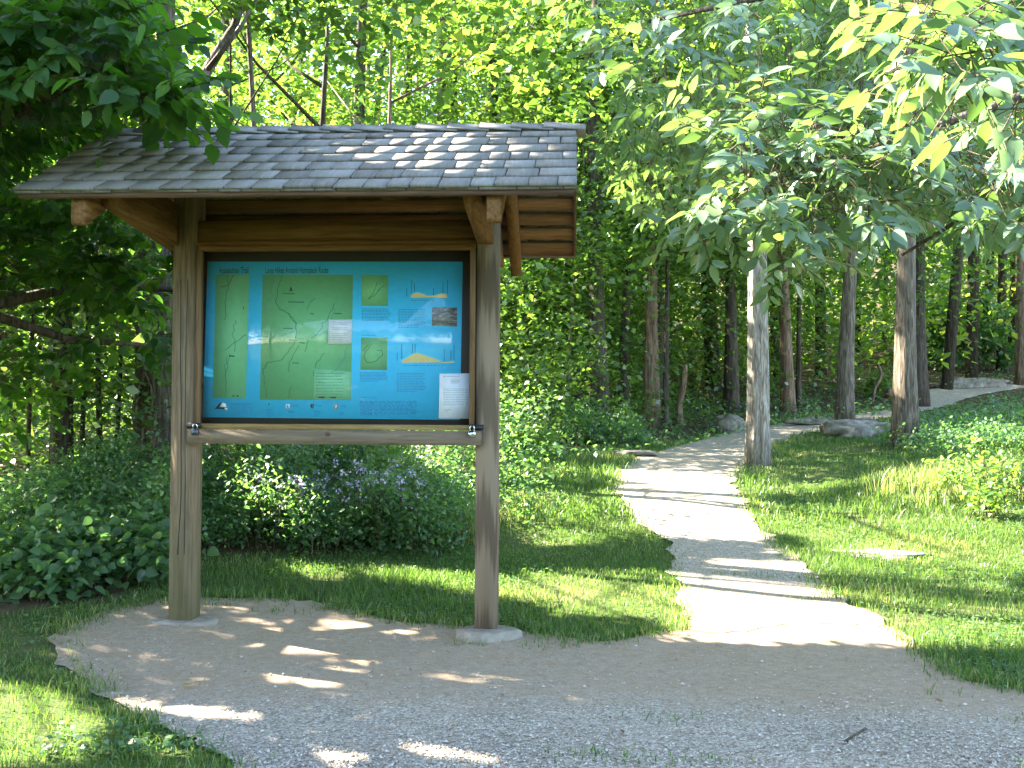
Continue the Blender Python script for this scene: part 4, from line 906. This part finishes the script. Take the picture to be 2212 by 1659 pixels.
m_ = 300; cx = rng.uniform(-4.6, .3, m_); cy = rng.uniform(9.3, 11.6, m_); C = np.stack([cx, cy, ground_z(cx, cy)+rng.random(m_)**1.2*1.05+.1], -1); idx = np.repeat(np.arange(m_), 34); P = C[idx]+rng.normal(0, 1, (len(idx), 3))*np.array([.16, .16, .1])
leaf_cloud(P, .06, 'shrub_leaf', 'undergrowth', np.clip(rng.normal(.5, .15, m_)[idx], 0, 1))
# low ground cover under the trees
n = 40000; y = 8+rng.random(n)**1.4*22; x = rng.uniform(-.6, .62, n)*y; P = np.stack([x, y, ground_z(x, y)+rng.random(n)**2*.32+.02], -1); q2, _ = proj(P)
k = ~surf_mask(P) & (q2[:, 1] < edge_y(q2[:, 0])+10) & (vnoise(x*.8, y*.8) > .3)
leaf_cloud(P[k], .085, 'shrub_leaf', 'ground_cover')

# ------------------------------------------------------------------ shrubs and weeds (things)
def shrub(name, label, cat, px0, px1, pyb, hgt, depth, nclump, per, leaf, mat='shrub_leaf', flowers=None, wr=.58, stems=26, group=None, up=.9):
    a, b = hit(px0, pyb), hit(px1, pyb); c = (a+b)/2; c[2] = ground_z(c[0], c[1]); e = empty(name, c, label, cat, group)
    hw = abs(b[0]-a[0])/2
    u = rng.uniform(-1, 1, nclump); v = rng.uniform(0, 1, nclump); env = np.sqrt(np.clip(1-np.abs(u)**2.6, .05, 1))*(.42+1.0*vnoise(u*3.2+px0, v*2.2))
    X = c[0]+u*hw; Yv = c[1]+v*depth; Zg = ground_z(X, Yv); Zc = Zg+.06+hgt*env*rng.random(nclump)**.6*(.6+.4*v)
    C = np.stack([X, Yv, Zc], -1); n = nclump*per; idx = np.repeat(np.arange(nclump), per)
    P = C[idx]+rng.normal(0, 1, (n, 3))*np.array([.11, .11, .07]); P[:, 2] = np.maximum(P[:, 2], ground_z(P[:, 0], P[:, 1])+.02); P = P-c
    A, N = rand_leaf_frames(n, up); L = leaf*rng.uniform(.6, 1.3, n); V, q, t = leaves_fine(P, A, N, L, L*wr)
    k = rng.choice(nclump, min(stems*3, nclump), replace=False); top = C[k]-c; bot = top.copy(); bot[:, 2] = Zg[k]-c[2]-.03; bot[:, :2] += rng.normal(0, .07, (len(k), 2))
    nsh = max(4, nclump//9); sb = C[rng.integers(0, nclump, nsh)]-c; sh_h = rng.uniform(.10, .34, nsh)*min(1, hgt/.6); st_ = sb+np.column_stack([rng.normal(0, .06, (nsh, 2)), sh_h])
    tt = np.tile(np.linspace(.15, 1, 9), nsh); i9 = np.repeat(np.arange(nsh), 9); SP = sb[i9]+(st_-sb)[i9]*tt[:, None]; A9, N9 = rand_leaf_frames(len(SP), up); A9[:, 2] += .5; L9 = leaf*rng.uniform(.6, 1.1, len(SP))*(1.25-.6*tt)
    V9, q9, t9 = leaves_fine(SP, A9, N9, L9, L9*wr*.8); nv0 = len(V); V = np.vstack([V, V9]); q = np.vstack([q, q9+nv0]); t = np.vstack([t, t9+nv0]); n += len(SP); idx = np.concatenate([idx, rng.integers(0, nclump, len(SP))])
    SV, Sq = prisms(bot, top, np.full(len(k), .006), np.full(len(k), .003)); fb = MB(); fb.add(V, q, t, r=np.repeat(np.clip(rng.normal(.45, .2, nclump)[idx]+rng.normal(0, .1, n), 0, 1), 11))
    nq = len(q); ns = len(Sq); fb.add(SV, Sq)
    if flowers:
        nf, fr = flowers; w = np.where((u > fr[0]) & (u < fr[1]))[0]; pick = rng.choice(w, min(nf, len(w)), replace=False)
        F0 = C[pick]-c+np.stack([rng.normal(0, .05, len(pick)), rng.normal(0, .05, len(pick)), np.full(len(pick), .10)], -1); F0[:, 2] = np.maximum(F0[:, 2], hgt*.66+rng.normal(0, .09, len(pick)))
        FV, Fq = prisms(F0-np.array([0, 0, .25]), F0, np.full(len(F0), .003), np.full(len(F0), .002)); fb.add(FV, Fq); ns += len(Fq)
        Q = np.repeat(F0, 8, 0)+rng.normal(0, 1, (len(F0)*8, 3))*np.array([.017, .017, .016]); A, N = rand_leaf_frames(len(Q), .4); L = rng.uniform(.018, .032, len(Q)); V, q = leaves_simple(Q, A, N, L, L*.9)
        obj('blossoms', mesh('blossoms', V, q, rnd=np.repeat(rng.random(len(Q)), 4)), M['petal'], e)
    fm = fb.mesh('foliage'); fm.materials.append(M[mat]); fm.materials.append(M['twig'])
    mi = np.zeros(len(fm.polygons), np.int32); mi[nq:nq+ns] = 1; fm.polygons.foreach_set('material_index', mi); obj('foliage', fm, None, e)
    return e
shrub('flowering_shrub', 'bushy green shrub with small lilac flowers, seen between the kiosk posts below the rail', 'shrub', 640, 985, 1200, .84, 1.5, 430, 30, .041, flowers=(95, (-.5, .5)))
shrub('flowering_shrub', 'shrub with a few pale lilac flowers next to the mossy kiosk post, below the rail', 'shrub', 425, 690, 1198, .76, 1.6, 350, 30, .041, flowers=(60, (-.3, .9)))
shrub('leafy_shrub', 'low dense green shrub directly left of the mossy kiosk post', 'shrub', 190, 372, 1225, .62, 1.8, 340, 32, .045)
shrub('leafy_shrub', 'low spreading shrub at the left edge, above the broad-leaved weeds', 'shrub', -120, 215, 1215, .60, 1.8, 380, 32, .048)
shrub('broadleaf_weeds', 'broad-leaved weeds at the left edge beside the forecourt grass', 'weeds', -60, 150, 1300, .38, .8, 150, 15, .075, wr=.8)
shrub('broadleaf_weeds', 'big-leaved weed clump between the left shrubs and the mossy post', 'weeds', 130, 330, 1268, .34, .6, 130, 13, .08, wr=.82)
shrub('leafy_shrub', 'light green shrub right behind the right kiosk post at the wood edge', 'shrub', 1040, 1190, 1000, .55, 1.2, 150, 24, .07, mat='weed_leaf')
shrub('leafy_shrub', 'grassy green shrub along the wood edge left of the path bend', 'shrub', 1190, 1400, 968, .5, 1.2, 150, 22, .07)
shrub('tall_weeds', 'sunlit pale weeds at the right edge above the bright grass', 'weeds', 2080, 2330, 1085, .40, .8, 70, 11, .07, mat='weed_leaf')
shrub('tall_weeds', 'small upright weed standing in the bright grass at the right', 'weeds', 2110, 2160, 1125, .33, .12, 26, 10, .06, mat='weed_leaf')
shrub('leafy_shrub', 'dark rounded bush beyond the far end of the path', 'shrub', 2040, 2200, 806, 2.6, 2.5, 240, 26, .16)
shrub('fern_clump', 'leafy dark plants covering the bank behind the tall dry grass at the right', 'weeds', 1990, 2330, 985, .26, 2.2, 260, 20, .05)
shrub('young_bush', 'light green young bush beyond the path beside the broken snag', 'shrub', 1886, 1926, 862, .7, .5, 40, 16, .10, mat='weed_leaf')
def tall_grass(px, py, n, h, sp, label):
    c = hit(px, py); e = P = c+np.column_stack([rng.normal(0, sp, n), rng.normal(0, sp*.6, n), np.zeros(n)]); P[:, 2] = ground_z(P[:, 0], P[:, 1])
    mb_ = MB(); mb_.add(*grass_blades(P-c, rng.uniform(h*.5, h, n), np.full(n, .009), np.clip(rng.uniform(.5, 1.05, n), 0, 1))); o = obj('tall_grass', mb_.mesh('tall_grass'), M['grass'], None, c); tag(o, label, 'grass', 'clumps of tall grass')
tall_grass(1975, 1060, 260, .30, .22, 'tall dry seeding grass clump below the flared trunk')
tall_grass(2060, 1085, 180, .28, .2, 'tall grass clump beside the sunlit pale weeds')
tall_grass(1000, 1170, 500, .38, .16, 'tall green grass clump against the right kiosk post at the shrub edge')
tall_grass(1085, 985, 380, .4, .3, 'tall pale grass clump at the foot of the wood right of the kiosk')

# ------------------------------------------------------------------ rocks
def rock(px, py, wpx, hgt, dep, label, mat='rock', flat_=1., sink=.25, cat='boulder', name='boulder', rot=0):
    import bmesh
    c = hit(px, py); w = wpx*c[1]/F; bm = bmesh.new(); bmesh.ops.create_icosphere(bm, subdivisions=4, radius=1)
    sd = rng.random()*30
    for v in bm.verts:
        p = np.array(v.co); k = 1+.30*(vnoise(p[0]*1.6+sd, p[1]*1.6+p[2]*1.3)-.5)*2+.10*(vnoise(p[0]*5+sd, p[2]*5+p[1]*4)-.5)*2
        z = np.sign(p[2])*abs(p[2])**(.6*flat_)
        v.co = (p[0]*k*w/2, p[1]*k*dep/2, z*k*hgt*.6+hgt*(.6-sink)-.0)
    me = bpy.data.meshes.new(name); bm.to_mesh(me); bm.free(); me.polygons.foreach_set('use_smooth', np.ones(len(me.polygons), bool))
    o = obj(name, me, M[mat], None, c+np.array([0, dep*.3, 0]), rot); tag(o, label, cat); return o
rock(1862, 944, 150, .25, .8, 'long low brown boulder between the two right trunks beside the path', rot=R(6))
rock(1584, 934, 62, .30, .5, 'small dark rounded boulder left of the pale furrowed tree', rot=R(-8))
rock(1372, 986, 92, .09, .4, 'flat grey slab at the left edge of the path bend', name='flat_stone', cat='stone')
rock(1920, 1206, 200, .055, .55, 'flat whitish stone lying in the sunny grass right of the path', mat='rock_pale', sink=.52, name='flat_stone', cat='stone')
rock(2110, 838, 175, .26, .7, 'long stone step across the path at its far end', mat='rock', name='stone_step', cat='step', rot=R(8))
rock(1800, 916, 180, .12, .4, 'low stone edging across the path behind the straight brown trunk', name='stone_step', cat='step')
rock(2330, 1500, 40, .05, .1, 'small grey stone beside the forecourt at the right', name='flat_stone', cat='stone') if False else None

# fallen leaves and a twig on the dirt
def fallen(px, py, L, label, mat, rot):
    c = hit(px, py)+np.array([0, 0, .022]); V, q, t = leaves_fine(v3(-L/2, 0, .004)[None], v3(1, 0, .05)[None], v3(0, .25, 1)[None], np.array([L]), np.array([L*.5]), curl=-.12)
    tag(obj('fallen_leaf', mesh('fallen_leaf', V, q, t, rnd=np.full(11, .5)), M[mat], None, c, rot), label, 'leaf')
fallen(413, 1492, .095, 'bright yellow fallen leaf lying on the dirt left of the kiosk centre', 'yellow_leaf', .1)
fallen(668, 1545, .04, 'tiny orange fallen leaf on the gravel right of the yellow one', 'yellow_leaf', .7)

n = 2600; px_ = rng.uniform(-50, 2260, n); y = 3.9+rng.random(n)**1.2*9; x = rng.uniform(-.55, .6, n)*y; P = np.stack([x, y, ground_z(x, y)+.022], -1)
k = (rng.random(n) < np.where(surf_mask(P), .10, .5)) & (vnoise(x*1.1+3, y*1.1) > .40); P = P[k]; n = len(P); a = rng.uniform(0, 6.28, n); L = rng.uniform(.012, .034, n)
V, q = leaves_simple(P, np.stack([np.cos(a), np.sin(a), rng.normal(.1, .25, n)], -1), unit(np.column_stack([rng.normal(0, .35, (n, 2)), np.ones(n)])), L, L*.55)
M['dry_leaf'] = leafmat('dry_leaf', [(0, (.10, .06, .03)), (.6, (.22, .14, .06)), (1, (.36, .27, .12))], (1, 1, 1), .15, .7, .1)
tag(obj('leaf_litter', mesh('leaf_litter', V, q, rnd=np.repeat(rng.random(n), 4)), M['dry_leaf']), None, None, kind='stuff')
fallen(2028, 1527, .045, 'small reddish brown fallen leaf on the gravel at the right', 'dry_leaf', 2.1)
a, b = hit(1824, 1612), hit(1872, 1585); m = MB(); m.tube([a-a+np.array([0, 0, .016]), (b-a)*.45+np.array([.01, .01, .022]), (b-a)+np.array([0, 0, .018])], [.006, .005, .003], 6, .2); m.tube([(b-a)*.5+np.array([0, 0, .02]), (b-a)*.8+np.array([.03, .05, .02])], [.003, .0015], 5)
tag(obj('fallen_twig', m.mesh('fallen_twig', True), M['twig'], None, a), 'dark broken twig lying on the gravel at the lower right', 'twig')
rock(1941, 1582, 20, .022, .035, 'small whitish pebble on the gravel near the broken twig', mat='rock_pale', name='pebble', cat='pebble')
# ------------------------------------------------------------------ light, sky, camera
w = bpy.data.worlds.new('World'); scene.world = w; w.use_nodes = True; nt = w.node_tree
sky = nt.nodes.new('ShaderNodeTexSky'); sky.sky_type = 'NISHITA'; sky.sun_disc = False; sky.sun_elevation = SUN_EL; sky.sun_rotation = SUN_AZ % (2*math.pi)
sky.air_density = 1.0; sky.dust_density = .6; sky.ozone_density = 1.0
nt.links.new(sky.outputs[0], nt.nodes['Background'].inputs[0]); nt.nodes['Background'].inputs[1].default_value = .095
ld = bpy.data.lights.new('sun', 'SUN'); ld.energy = 5.0; ld.angle = R(.53); ld.color = (1, .93, .80)
lo = bpy.data.objects.new('sun', ld); COL.objects.link(lo); lo.rotation_euler = Vector(S).to_track_quat('Z', 'Y').to_euler(); lo.location = (-20, 8, 20)
cam = bpy.data.cameras.new('camera'); cam.sensor_width = 36; cam.lens = F/2212*36; cam.clip_start = .05; cam.clip_end = 400
co = bpy.data.objects.new('camera', cam); COL.objects.link(co)
right = ray(CX+F, CY)-ray(CX, CY); upv = ray(CX, CY-F)-ray(CX, CY); fwd = ray(CX, CY)
mt = Matrix(((right[0], upv[0], -fwd[0]), (right[1], upv[1], -fwd[1]), (right[2], upv[2], -fwd[2])))
co.matrix_world = Matrix.Translation((0, 0, EYE)) @ mt.to_4x4()
scene.camera = co
scene.render.resolution_x, scene.render.resolution_y = 1024, 768
scene.view_settings.view_transform = 'Standard'; scene.view_settings.look = 'None'; scene.view_settings.exposure = 3.75; scene.view_settings.gamma = 1
c = scene.cycles; c.use_denoising = True; c.max_bounces = 8; c.diffuse_bounces = 4; c.glossy_bounces = 3; c.transmission_bounces = 4; c.transparent_max_bounces = 8
c.sample_clamp_indirect = 6; c.caustics_reflective = False; c.caustics_refractive = False
